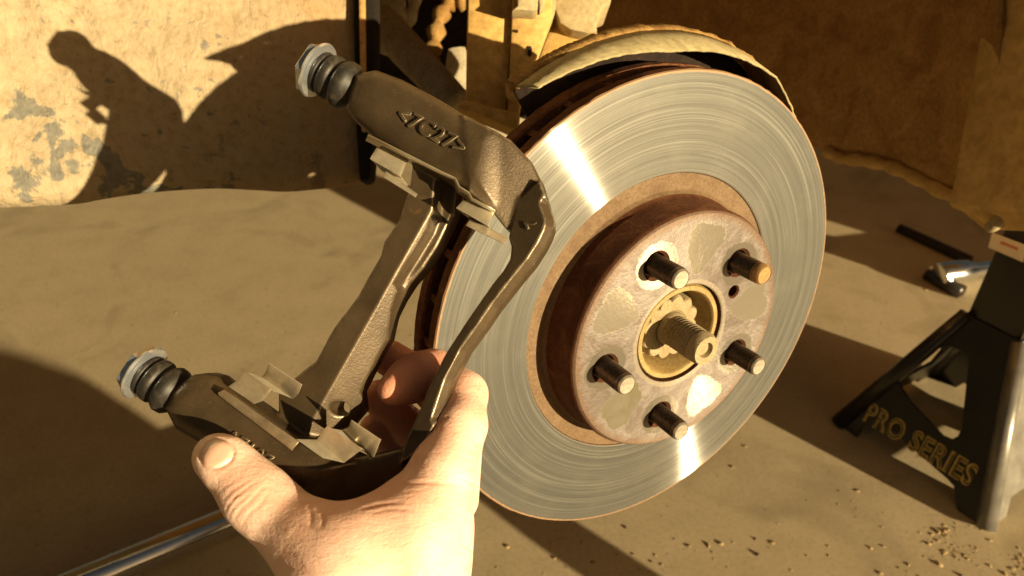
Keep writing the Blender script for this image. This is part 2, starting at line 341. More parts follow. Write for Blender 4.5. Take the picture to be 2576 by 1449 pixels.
def slab(front, back, bevel=0.0, seg=2):
    """closed prism between two matching outlines (world points)"""
    n = len(front); v = list(front) + list(back)
    f = [tuple(range(n)), tuple(range(2 * n - 1, n - 1, -1))] + [((i + 1) % n, i, n + i, n + (i + 1) % n) for i in range(n)]
    me = mesh(v, f); bm = bmesh.new(); bm.from_mesh(me); bmesh.ops.recalc_face_normals(bm, faces=bm.faces)
    if bevel:
        bmesh.ops.bevel(bm, geom=[e for e in bm.edges if e.calc_face_angle(0) > 0.3], offset=bevel, segments=seg, affect='EDGES', profile=0.6, clamp_overlap=True)
    bmesh.ops.triangulate(bm, faces=[q for q in bm.faces if len(q.verts) > 4])
    bm.to_mesh(me); bm.free(); return me
def tube(pts, rad, seg=20, cap=True):
    pts = [np.asarray(p, float) for p in pts]; n = len(pts); rad = rad if hasattr(rad, '__len__') else [rad] * n
    v, f = [], []; x = None
    for i in range(n):
        d = unit(pts[min(i + 1, n - 1)] - pts[max(i - 1, 0)])
        if x is None: x = basis(d)[0]
        x = unit(x - d * (x @ d)); y = np.cross(d, x)
        for k in range(seg):
            a = 2 * math.pi * k / seg; v.append(pts[i] + (x * math.cos(a) + y * math.sin(a)) * rad[i])
    for i in range(n - 1):
        for k in range(seg): f.append((i * seg + k, i * seg + (k + 1) % seg, (i + 1) * seg + (k + 1) % seg, (i + 1) * seg + k))
    if cap: f.append(tuple(range(seg))[::-1]); f.append(tuple((n - 1) * seg + k for k in range(seg)))
    return mesh(v, f)
def spline(pts, n):
    pts = np.array(pts, float); P = np.vstack([2 * pts[0] - pts[1], pts, 2 * pts[-1] - pts[-2]]); out = []
    m = len(pts) - 1
    for i in range(n + 1):
        u = i / n * m; k = min(int(u), m - 1); t = u - k; a, b, c, d = P[k:k + 4]
        out.append(0.5 * ((2 * b) + (c - a) * t + (2 * a - 5 * b + 4 * c - d) * t * t + (3 * b - a - 3 * c + d) * t ** 3))
    return np.array(out)
def text_mesh(body, size, extrude, offset=0.0, bevel=0.0, shear=0.0):
    cu = bpy.data.curves.new('t', 'FONT'); cu.body = body; cu.size = size; cu.extrude = extrude; cu.offset = offset
    cu.bevel_depth = bevel; cu.shear = shear; cu.align_x = 'CENTER'; cu.align_y = 'CENTER'; cu.resolution_u = 4; cu.space_character = 1.08
    o = bpy.data.objects.new('t', cu); COL.objects.link(o); dg = bpy.context.evaluated_depsgraph_get()
    me = bpy.data.meshes.new_from_object(o.evaluated_get(dg)); bpy.data.objects.remove(o); return me
def boolean(base, cutters, mw=None):
    o = bpy.data.objects.new('b', base); COL.objects.link(o); tmp = [o]
    for c in cutters:
        q = bpy.data.objects.new('c', c); COL.objects.link(q); tmp.append(q)
        md = o.modifiers.new('d', 'BOOLEAN'); md.operation = 'DIFFERENCE'; md.object = q; md.solver = 'EXACT'
    dg = bpy.context.evaluated_depsgraph_get(); me = bpy.data.meshes.new_from_object(o.evaluated_get(dg))
    for q in tmp: bpy.data.objects.remove(q)
    return me

# signed-distance modelling: smooth castings and the hand
def surface_nets(val, org, h):
    s = val < 0; nx, ny, nz = val.shape
    c = np.zeros((nx - 1, ny - 1, nz - 1, 3)); cnt = np.zeros((nx - 1, ny - 1, nz - 1))
    sl_ = lambda o, n: slice(o, n - 1 + o)
    offs = [(i, j, k) for i in (0, 1) for j in (0, 1) for k in (0, 1)]
    for a in offs:
        for ax in range(3):
            if a[ax] == 0:
                b = list(a); b[ax] = 1
                A = val[sl_(a[0], nx), sl_(a[1], ny), sl_(a[2], nz)]; B = val[sl_(b[0], nx), sl_(b[1], ny), sl_(b[2], nz)]
                m = (A < 0) != (B < 0); t = np.where(m, A / np.where(m, A - B, 1), 0)
                for d in range(3): c[..., d] += np.where(m, a[d] + (t if d == ax else 0), 0)
                cnt += m
    act = cnt > 0; idx = -np.ones(act.shape, int); idx[act] = np.arange(act.sum())
    ijk = np.argwhere(act); v = (ijk + c[act] / cnt[act][:, None]) * h + org
    F = []
    for ax in range(3):
        u, w = (ax + 1) % 3, (ax + 2) % 3
        A = np.moveaxis(s, ax, 0); m = A[:-1] != A[1:]
        m = np.moveaxis(m, 0, ax); e = np.argwhere(m)
        ok = (e[:, u] > 0) & (e[:, w] > 0) & (e[:, u] < val.shape[u] - 1) & (e[:, w] < val.shape[w] - 1); e = e[ok]
        fl = s[tuple(e.T)]
        q = []
        for du, dw in ((1, 1), (0, 1), (0, 0), (1, 0)):
            g = e.copy(); g[:, u] -= du; g[:, w] -= dw; q.append(idx[tuple(g.T)])
        q = np.stack(q, 1); q[~fl] = q[~fl][:, ::-1]; F.append(q)
    F = np.vstack(F); F = F[(F >= 0).all(1)]
    return v, F
def np_mesh(v, F):
    me = bpy.data.meshes.new('m'); me.vertices.add(len(v)); me.vertices.foreach_set('co', np.ascontiguousarray(v, dtype=np.float32).ravel())
    me.loops.add(F.size); me.loops.foreach_set('vertex_index', F.astype(np.int32).ravel())
    me.polygons.add(len(F)); me.polygons.foreach_set('loop_start', np.arange(0, F.size, 4, dtype=np.int32)); me.update(calc_edges=True); me.validate(); return me
def smin(a, b, k):
    h = np.clip(0.5 + 0.5 * (b - a) / k, 0, 1); return b + (a - b) * h - k * h * (1 - h)
def smax(a, b, k): return -smin(-a, -b, k)
def poly_sdf(x, y, P):
    P = np.asarray(P, float); d = np.full(x.shape, 1e9); s = np.ones(x.shape); n = len(P)
    for i in range(n):
        a, b = P[i], P[i - 1]; ex, ey = b - a; wx, wy = x - a[0], y - a[1]
        t = np.clip((wx * ex + wy * ey) / (ex * ex + ey * ey), 0, 1); d = np.minimum(d, (wx - ex * t) ** 2 + (wy - ey * t) ** 2)
        c1, c2, c3 = y >= a[1], y < b[1], ex * wy > ey * wx
        s = np.where((c1 & c2 & c3) | (~c1 & ~c2 & ~c3), -s, s)
    return s * np.sqrt(d)
def cone_sdf(X, Y, Z, a, b, ra, rb):
    d = b - a; L2 = d @ d; t = np.clip(((X - a[0]) * d[0] + (Y - a[1]) * d[1] + (Z - a[2]) * d[2]) / max(L2, 1e-12), 0, 1)
    return np.sqrt((X - a[0] - d[0] * t) ** 2 + (Y - a[1] - d[1] * t) ** 2 + (Z - a[2] - d[2] * t) ** 2) - (ra + (rb - ra) * t)


# ------------------------------------------------------------------ ground
def ground():
    S = 60; me = mesh([(-S, -S, 0), (S, -S, 0), (S, S, 0), (-S, S, 0)], [(0, 1, 2, 3)])
    o = link('ground', me, 'concrete', smooth=False); tag(o, kind='structure')
ground()

# ------------------------------------------------------------------ the car round the wheel
CD = np.array([0.0873, 0.018, 0.4705]); NC = unit([0.494, 0.381, -0.782])      # disc centre and axis, camera frame
C = c2w(CD); N = unit(cdir(NC)); E1 = unit(np.cross((0, 0, 1), N)); E2 = np.cross(N, E1)
DISC = frame(C, E1, E2, N)
car = empty('car', (C[0], C[1] + 0.3, 0), 'dust-caked car with an open front wheel well, wheel removed', 'car')

def grid_sheet(rows, thick, name, mat, parent=car, ndir=None):
    nr, nc = len(rows), len(rows[0]); v = [p for r in rows for p in r]
    f = [(i * nc + j, i * nc + j + 1, (i + 1) * nc + j + 1, (i + 1) * nc + j) for i in range(nr - 1) for j in range(nc - 1)]
    me = mesh(v, f); o = link(name, me, mat, parent)
    md = o.modifiers.new('thickness', 'SOLIDIFY'); md.thickness = thick; md.offset = 0
    return o

# rear wheel-well panel (upper left): faces the sun, stands at 45 degrees to the view
def panel_depth(px): return 0.545 + (px - 165) * (0.042 / 400)
def fender_panel():
    bot = spline([(-260, 520), (0, 517), (180, 509), (250, 498), (320, 487), (420, 476), (540, 470), (640, 474), (720, 478), (800, 472), (880, 464), (925, 452)], 110)
    nv = 60; org = cw(400, 470, panel_depth(400)); xd = unit(cw(700, 470, panel_depth(700)) - org); zd = unit(np.cross(xd, CU)); yd = np.cross(zd, xd)
    inv = np.array(frame(org, xd, yd, zd).inverted())
    rows = []
    for i in range(nv + 1):
        t = i / nv; row = []
        for (px, py) in bot:
            fold = max(0.0, (px - 900) / 25.0)
            y = -330 + (py + 330) * min(1.0, t / 0.93)
            z = panel_depth(px)
            d0 = max(0.0, 1 - (py - y) / 60.0)
            z += 0.012 * d0 ** 2.2
            if t > 0.93: z += 0.03 * (t - 0.93) / 0.07; y -= 2 * (t - 0.93) / 0.07
            z += 0.02 * fold ** 2
            wob = 0.004 * math.sin(px * 0.006 + 1) * math.sin(y * 0.008) + 0.0022 * mnoise.noise(Vector((px * 0.012, y * 0.012, 0)))
            row.append(cw(px, y, z + wob))
        rows.append(row)
    rows = [[inv[:3, :3] @ p + inv[:3, 3] for p in r] for r in rows]
    nr, nc = len(rows), len(rows[0]); v = [p for r in rows for p in r]
    f = [(i * nc + j, i * nc + j + 1, (i + 1) * nc + j + 1, (i + 1) * nc + j) for i in range(nr - 1) for j in range(nc - 1)]
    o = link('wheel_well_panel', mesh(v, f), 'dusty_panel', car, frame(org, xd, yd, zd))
    md = o.modifiers.new('thickness', 'SOLIDIFY'); md.thickness = 0.003; md.offset = 0
    o['label'] = 'sunlit panel caked with tan dust'
fender_panel()
def slab_px(name, pts, z0, z1, mat, bevel=0.002, parent=car, tilt=0.0):
    """outline at depth z0 (front) carried straight back to depth z1"""
    pts = [(*p, 0.0) if len(p) == 2 else p for p in pts]
    fr = [cw(p[0], p[1], z0 + p[2]) for p in pts]; dv = CF * (z1 - z0)
    return link(name, slab(fr, [p + dv for p in fr], bevel), mat, parent, angle=35)
# dark rubber seal along the panel's edge
slab_px('edge_seal', [(886, -250), (940, -250), (943, 0), (944, 300), (930, 452), (903, 458), (893, 300), (888, 60)], 0.612, 0.640, 'dull_black', 0.004)
slab_px('edge_seal', [(899, -250), (912, -250), (917, 60), (920, 330), (908, 330), (903, 60)], 0.606, 0.617, 'liner_brown', 0.002)
# front liner (right, in shade): runs back from the fender flange
def liner():
    bot = [(1500, 250), (1700, 300), (1900, 330), (2040, 362), (2085, 380), (2120, 396), (2180, 402), (2250, 420), (2320, 452), (2400, 490), (2520, 500)]
    bot = spline(bot, 60); rows = []
    for i in range(31):
        t = i / 30; row = []
        for px, py in bot:
            y = -400 + (py + 400) * t; z = 1.18 - (px - 1500) / 925 * 0.44
            z += 0.006 * mnoise.noise(Vector((px * 0.01, y * 0.01, 3))) + 0.03 * math.sin((px - 1500) / 925 * 3.1)
            if t > 0.97: z += 0.02
            row.append(cw(px, y, z))
        rows.append(row)
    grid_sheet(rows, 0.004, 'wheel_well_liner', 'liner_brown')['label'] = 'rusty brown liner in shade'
    # turned lip along the lower edge
    lip = [cw(px, py + 3, 1.18 - (px - 1500) / 925 * 0.44 + 0.03 * math.sin((px - 1500) / 925 * 3.1)) for px, py in bot[22:]]
    link('liner_lip', tube(lip, [0.005 + 0.003 * abs(math.sin(i * 0.7)) for i in range(len(lip))], 10), 'flange_tan', car)
liner()
def flange():
    left = spline([(2478, -300), (2478, 0), (2466, 120), (2440, 260), (2420, 370), (2402, 470), (2392, 512), (2425, 530), (2462, 560), (2485, 573), (2510, 560), (2535, 532), (2575, 528), (2640, 545)], 60)
    rows = []
    for k in range(14):
        t = k / 13; row = []
        for px, py in left:
            X = px + (2760 - px) * t; z = 0.70 - 0.10 * t + 0.014 * (1 - t) ** 4 + 0.003 * mnoise.noise(Vector((X * .01, py * .01, 1)))
            row.append(cw(X, py + 12 * t, z))
        rows.append(row)
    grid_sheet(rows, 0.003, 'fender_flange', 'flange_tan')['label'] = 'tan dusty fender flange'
    curl = [cw(*p) for p in [(2484, 574, 0.694), (2500, 566, 0.688), (2518, 548, 0.684), (2540, 536, 0.68), (2575, 534, 0.675), (2620, 545, 0.67)]]
    link('flange_curl', tube(spline(curl, 24), [0.0045 + 0.0025 * math.sin(i / 24 * 3.1) for i in range(25)], 12), 'dust_pale', car)
flange()
# dark inner well and arch roof
def big(name, pts, mat): return link(name, mesh(pts, [tuple(range(len(pts)))]), mat, car, smooth=False)
o = slab_px('inner_well', [(880, -500), (1900, -500), (1850, 330), (1560, 360), (1290, 330), (1140, 300), (900, 330)], 1.25, 1.27, 'dull_black', 0.0)
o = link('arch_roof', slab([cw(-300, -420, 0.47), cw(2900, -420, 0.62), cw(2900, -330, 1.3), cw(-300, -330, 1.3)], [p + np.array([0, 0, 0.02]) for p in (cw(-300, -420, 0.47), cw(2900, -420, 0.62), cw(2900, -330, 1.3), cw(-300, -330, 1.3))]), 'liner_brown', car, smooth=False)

side = unit(cw(2600, -380, 0.62) - cw(-300, -380, 0.47)); inn_ = np.array([-side[1], side[0], 0]); inn_ /= np.linalg.norm(inn_); side = np.array([inn_[1], -inn_[0], 0])
b0 = cw(1100, -440, 0.52); b0[2] = HCAM + 0.02
bp = [b0 + side * a + inn_ * b for a, b in ((-2.4, 0.0), (1.5, 0.0), (1.5, 1.7), (-2.4, 1.7))]
link('car_body', slab(bp, [p + np.array([0, 0, 0.75]) + inn_ * 0.03 for p in bp], 0.05, 3), 'dusty_panel', car, angle=40)
# strut bracket: folded steel in front of the dark well
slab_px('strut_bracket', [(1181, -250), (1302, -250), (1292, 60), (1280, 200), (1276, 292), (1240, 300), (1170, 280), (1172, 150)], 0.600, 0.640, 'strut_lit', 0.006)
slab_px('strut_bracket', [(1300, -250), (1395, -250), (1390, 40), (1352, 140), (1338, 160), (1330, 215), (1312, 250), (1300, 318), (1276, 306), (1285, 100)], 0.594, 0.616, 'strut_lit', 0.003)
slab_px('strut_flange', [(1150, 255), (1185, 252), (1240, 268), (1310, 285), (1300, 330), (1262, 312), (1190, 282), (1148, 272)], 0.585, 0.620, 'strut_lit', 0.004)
for (px, py, rx, ry) in ((1333, 128, 6, 13), (1300, 78, 3.5, 4), (1286, 235, 4, 4)):
    ring = [(px + rx * math.cos(a), py + ry * math.sin(a)) for a in np.linspace(0, 2 * math.pi, 18, endpoint=False)]
    slab_px('hole_shade_disc', ring, 0.5925, 0.595, 'dull_black', 0.0)  # flat black discs painted for the shade inside the holes
ring = [(1293 + 22 * math.cos(a), 222 + 34 * math.sin(a)) for a in np.linspace(0, 2 * math.pi, 28, endpoint=False)]
slab_px('pressed_boss', ring, 0.5905, 0.60, 'strut_lit', 0.002)
# strut bolt and clamp, knuckle top, brake-hose tab
slab_px('strut_bolt', [(1300, -40), (1357, -40), (1352, 25), (1338, 27), (1308, 24), (1287, 27), (1303, 14)], 0.575, 0.595, 'dust_pale', 0.004)
slab_px('strut_bolt', [(1352, -40), (1374, -40), (1370, 12), (1358, 22)], 0.578, 0.595, 'dust_pale', 0.004)
slab_px('hose_tab', [(1384, -60), (1400, -60), (1398, 20), (1388, 48), (1368, 74), (1360, 76), (1362, 60), (1376, 30)], 0.598, 0.615, 'dust_pale', 0.003)
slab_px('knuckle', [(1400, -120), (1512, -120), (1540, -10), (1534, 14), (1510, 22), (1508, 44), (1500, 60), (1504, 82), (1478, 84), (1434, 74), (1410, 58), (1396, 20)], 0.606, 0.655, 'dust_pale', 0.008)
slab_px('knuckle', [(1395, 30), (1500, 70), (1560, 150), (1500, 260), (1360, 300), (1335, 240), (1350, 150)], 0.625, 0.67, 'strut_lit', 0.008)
# tie rod with bellows
def along(p, q, prof, seg, name, mat, parent=car, warp=0.0):
    x, y, z = basis(q - p); return link(name, recalc(lathe(prof, seg, close=False)), mat, parent, frame(p, x, y, z))
p, q = cw(962, 60, 0.72), cw(1150, 262, 0.66); L = np.linalg.norm(q - p)
along(p, q, [(0.0, -0.05), (0.0165, -0.05), (0.0165, L * 0.35), (0.015, L * 0.6), (0.0135, L), (0.0, L)], 32, 'tie_rod', 'rod_grey')
p2, q2 = cw(952, -60, 0.75), cw(985, 118, 0.715); L2 = np.linalg.norm(q2 - p2)
pr = [(0.0, 0)]
for k in range(6):
    u = k / 6 * L2; g = 0.019 + 0.002 * math.sin(k)
    pr += [(g * 0.78, u), (g, u + L2 * 0.05), (g * 1.02, u + L2 * 0.10), (g * 0.78, u + L2 * 0.155)]
along(p2, q2, pr + [(0.012, L2), (0, L2)], 32, 'rod_bellows', 'rod_grey')
link('brake_hose', tube(spline([cw(1046, -30, 0.78), cw(1040, 20, 0.77), cw(1022, 60, 0.76), cw(1012, 110, 0.75), cw(1005, 150, 0.74)], 24), [0.0065 + 0.0015 * math.sin(i * 0.8) for i in range(25)], 14), 'rod_grey', car)
link('rusty_bracket', tube(spline([cw(1170, 5, 0.84), cw(1130, 8, 0.84), cw(1105, 50, 0.83), cw(1092, 110, 0.82), cw(1084, 150, 0.81), cw(1075, 185, 0.80)], 24), [0.008 + 0.003 * math.sin(i * 1.7) for i in range(25)], 12), 'shield_rust', car)
slab_px('control_arm', [(1125, 118), (1172, 112), (1172, 262), (1146, 260), (1112, 230)], 0.78, 0.83, 'rod_grey', 0.006)
slab_px('lower_arm', [(1150, 330), (1290, 285), (1420, 330), (1400, 380), (1200, 390)], 0.70, 0.74, 'rod_grey', 0.006)

# dust shield behind the disc: disc plate with a turned rim
def rj(amp, f, ph=0.0):
    return lambda a, j, r, h: (r + (amp * mnoise.noise(Vector((math.cos(a) * f, math.sin(a) * f, j * 0.7 + ph))) + amp * 0.6 * mnoise.noise(Vector((math.cos(a) * f * 4, math.sin(a) * f * 4, j + ph)))) * (1 if j < 6 else 0.3), h)
def tap(a): return -0.013 * max(0.0, min(1.0, (56 - math.degrees(a)) / 20))
def flj(a, j, r, h):
    r, h = rj(0.0004, 18, 4)(a, j, r, h); k = max(0.0, min(1.0, (math.degrees(a) - 88) / 29))
    return (r + tap(a) + (0.0125 * k if j in (3, 4) else 0.005 * k if j in (2, 5) else 0), h + (0.0012 * mnoise.noise(Vector((a * 30, 0, 0))) if j in (3, 4) else 0))
def rimj(a, j, r, h): r, h = rj(0.0010, 26)(a, j, r, h); return (r + tap(a), h)
A0, A1 = R_(32), R_(117)
SHM = DISC @ Matrix.Translation((0.005, -0.001, 0))
rim_o = [(0.1600, -0.0440), (0.1652, -0.0450), (0.1666, -0.0420), (0.1663, -0.0340), (0.1650, -0.0318), (0.1630, -0.0330)]
sh = link('dust_shield', recalc(lathe([(0.06, -0.042), (0.160, -0.042), (0.160, -0.0400), (0.06, -0.0400)], 150, A0, A1, capends=True, jit=lambda a, j, r, h: (r + (tap(a) if r > 0.1 else 0), h))), 'shield_shade', car, SHM)
link('rolled_rim', recalc(lathe(rim_o, 300, A0, A1, capends=True, jit=rimj)), 'shield_rust', sh, SHM)
link('painted_flange', recalc(lathe([(0.1636, -0.0345), (0.1652, -0.0340), (0.1625, -0.024), (0.1575, -0.0085), (0.1562, -0.0085), (0.1612, -0.024)], 240, A0, A1, capends=True, jit=flj)), 'shield_paint', sh, SHM)

# wheel hub inside the disc
hub = link('wheel_hub', recalc(lathe([(0.0225, -0.03), (0.062, -0.03), (0.062, -0.006), (0.0308, -0.0055), (0.0308, 0.0205), (0.0298, 0.0222), (0.0272, 0.0222), (0.0262, 0.0208), (0.0250, -0.008), (0.0225, -0.010)], 96)), 'hub_gold', car, DISC, angle=40)
def nut():
    seg = 144; v, f = [], []; prof = [(0.0085, 0.0), (0.0248, 0.0), (0.0245, 0.0035), (0.0205, 0.0060), (0.0198, 0.0175), (0.0188, 0.0188), (0.0120, 0.0190), (0.0100, 0.0175)]; m = len(prof)
    for i in range(seg):
        a = 2 * math.pi * i / seg; sc = 1.0 + 0.15 * (abs(math.sin(6 * a)) - 0.55)
        for j, (r, h) in enumerate(prof):
            if j in (3, 4, 5): r *= sc
            v.append((r * math.cos(a), r * math.sin(a), h))
    for i in range(seg):
        i2 = (i + 1) % seg
        for j in range(m - 1): f.append((i * m + j, i2 * m + j, i2 * m + j + 1, i * m + j + 1))
    return recalc(mesh(v, f))
link('axle_nut', nut(), 'hub_dust', hub, DISC @ Matrix.Translation((0, 0, -0.0035)), angle=35)
def thread(r, L, pitch, depth, tip=0.0012, dish=0.0):
    pr = [(0.0, 0.0), (r, 0.0)]; k = 0; h = 0.001
    while h + pitch < L - tip - 0.001:
        pr += [(r - depth, h), (r, h + pitch * 0.35), (r, h + pitch * 0.5)]; h += pitch
    pr += [(r * 0.94, L - tip), (r * 0.80, L), (r * 0.78, L - 0.0004)] if not dish else [(r, L - tip), (r * 0.88, L), (r * 0.5, L - 0.0004), (r * 0.42, L - dish)]
    pr += [(0.0, L - 0.0006 if not dish else L - dish)]
    return recalc(lathe(pr, 40, close=False))
sp = frame(C, E1, E2, N) @ Matrix.Translation((0, 0, -0.002))
link('axle_stub', recalc(lathe([(0, 0), (0.0106, 0), (0.0106, 0.018), (0.0100, 0.0205), (0.0090, 0.0215), (0, 0.0215)], 48, close=False)), 'hub_dust', hub, sp, angle=40)
link('axle_thread', thread(0.0098, 0.0275, 0.0024, 0.0011, 0.0030, 0.003), 'hub_dust', hub, sp @ Matrix.Translation((0, 0, 0.0205)), angle=50)
stud_me = thread(0.0063, 0.0455, 0.0021, 0.0011)
stud_me.materials.append(M['stud_steel']); stud_me.materials.append(M['stud_tip'])
for pl in stud_me.polygons: pl.material_index = 1 if pl.center.z > 0.0444 else 0
stud_r = stud_me.copy(); stud_r.materials[1] = M['rusty_tip']
for pl in stud_r.polygons: pl.material_index = 1 if pl.center.z > 0.0400 else 0
for k in range(5):
    a = STUD0 + R_(72 * k)
    link('wheel_stud', stud_r if k == 1 else stud_me, None, hub, DISC @ Matrix.Translation((PCR * math.cos(a), PCR * math.sin(a), -0.001)), angle=50)

# ------------------------------------------------------------------ brake disc
disc = empty('brake_disc', c2w(CD), 'worn steel brake disc with rusty edge on five bare studs', 'brake disc')
disc.matrix_world = DISC
def part_ring():
    pr = [(0.0908, -0.0085), (0.0908, -0.0006), (0.0914, 0.0), (0.1474, 0.0), (0.1480, -0.0008), (0.1480, -0.0075), (0.1465, -0.0085)]
    me = recalc(lathe(pr, 256, jit=lambda a, j, r, h: (r + (0.0005 * mnoise.noise(Vector((math.cos(a) * 40, math.sin(a) * 40, j))) if j > 3 else 0), h)))
    me.materials.append(M['brushed_steel']); me.materials.append(M['rotor_rust'])
    for p in me.polygons: p.material_index = 0 if p.normal.z > 0.5 else 1
    return me
link('friction_ring', part_ring(), None, disc, DISC, angle=25)
link('rear_ring', recalc(lathe([(0.075, -0.026), (0.1476, -0.026), (0.148, -0.0255), (0.148, -0.0188), (0.1468, -0.0178), (0.075, -0.0178)], 256, jit=lambda a, j, r, h: (r + (0.0006 * mnoise.noise(Vector((math.cos(a) * 36, math.sin(a) * 36, j + 9))) if 0 < j < 5 else 0), h))), 'rotor_rust', disc, DISC, angle=25)
vane = slab([np.array(p) for p in ((0.088, -0.002, -0.0083), (0.1455, -0.002, -0.0083), (0.1455, 0.002, -0.0083), (0.088, 0.002, -0.0083))], [np.array(p) for p in ((0.088, -0.002, -0.018), (0.1455, -0.002, -0.018), (0.1455, 0.002, -0.018), (0.088, 0.002, -0.018))])
vane.materials.append(M['rotor_rust'])
for k in range(36): link('vane', vane, None, disc, DISC @ Matrix.Rotation(2 * math.pi * k / 36, 4, 'Z'), smooth=False)
hatp = [(0.0318, 0.0168), (0.0318, 0.0235), (0.0325, 0.0240), (0.0742, 0.0240), (0.0754, 0.0230), (0.0765, 0.0205), (0.0768, 0.004), (0.0785, 0.0005), (0.0805, -0.0012), (0.0904, -0.0012), (0.0904, -0.006), (0.070, -0.006), (0.070, 0.0168)]
hm = recalc(lathe(hatp, 160))
hm.materials.append(M['hat_face']); hm.materials.append(M['hat_wall_rust']); hm.materials.append(M['ring_tan'])
for p in hm.polygons:
    r = math.hypot(p.center.x, p.center.y)
    p.material_index = 0 if (p.normal.z > 0.3 and p.center.z > 0.02 and r < 0.0755) else (2 if (p.normal.z > 0.3 and r > 0.0785) else 1)
cut = []
def cyl(r0, r1, z0, z1, x, y, n=32):
    v = [(x + r0 * math.cos(2 * math.pi * i / n), y + r0 * math.sin(2 * math.pi * i / n), z0) for i in range(n)] + [(x + r1 * math.cos(2 * math.pi * i / n), y + r1 * math.sin(2 * math.pi * i / n), z1) for i in range(n)]
    f = [tuple(range(n))[::-1], tuple(range(n, 2 * n))] + [(i, (i + 1) % n, n + (i + 1) % n, n + i) for i in range(n)]
    me = mesh(v, f); me.materials.append(M['hat_wall_rust']); return me
for k in range(5):
    a = STUD0 + R_(72 * k); x, y = PCR * math.cos(a), PCR * math.sin(a)
    cut += [cyl(0.0075, 0.0075, 0.012, 0.03, x, y), cyl(0.0060, 0.0105, 0.0205, 0.0255, x, y)]
cut.append(cyl(0.0036, 0.0036, 0.012, 0.03, 0.0429 * math.cos(R_(21.9)), 0.0429 * math.sin(R_(21.9)), 20))
cut.append(cyl(0.0030, 0.0052, 0.0220, 0.0250, 0.0429 * math.cos(R_(21.9)), 0.0429 * math.sin(R_(21.9)), 20))
link('disc_hat', boolean(hm, cut), None, disc, DISC, angle=30)

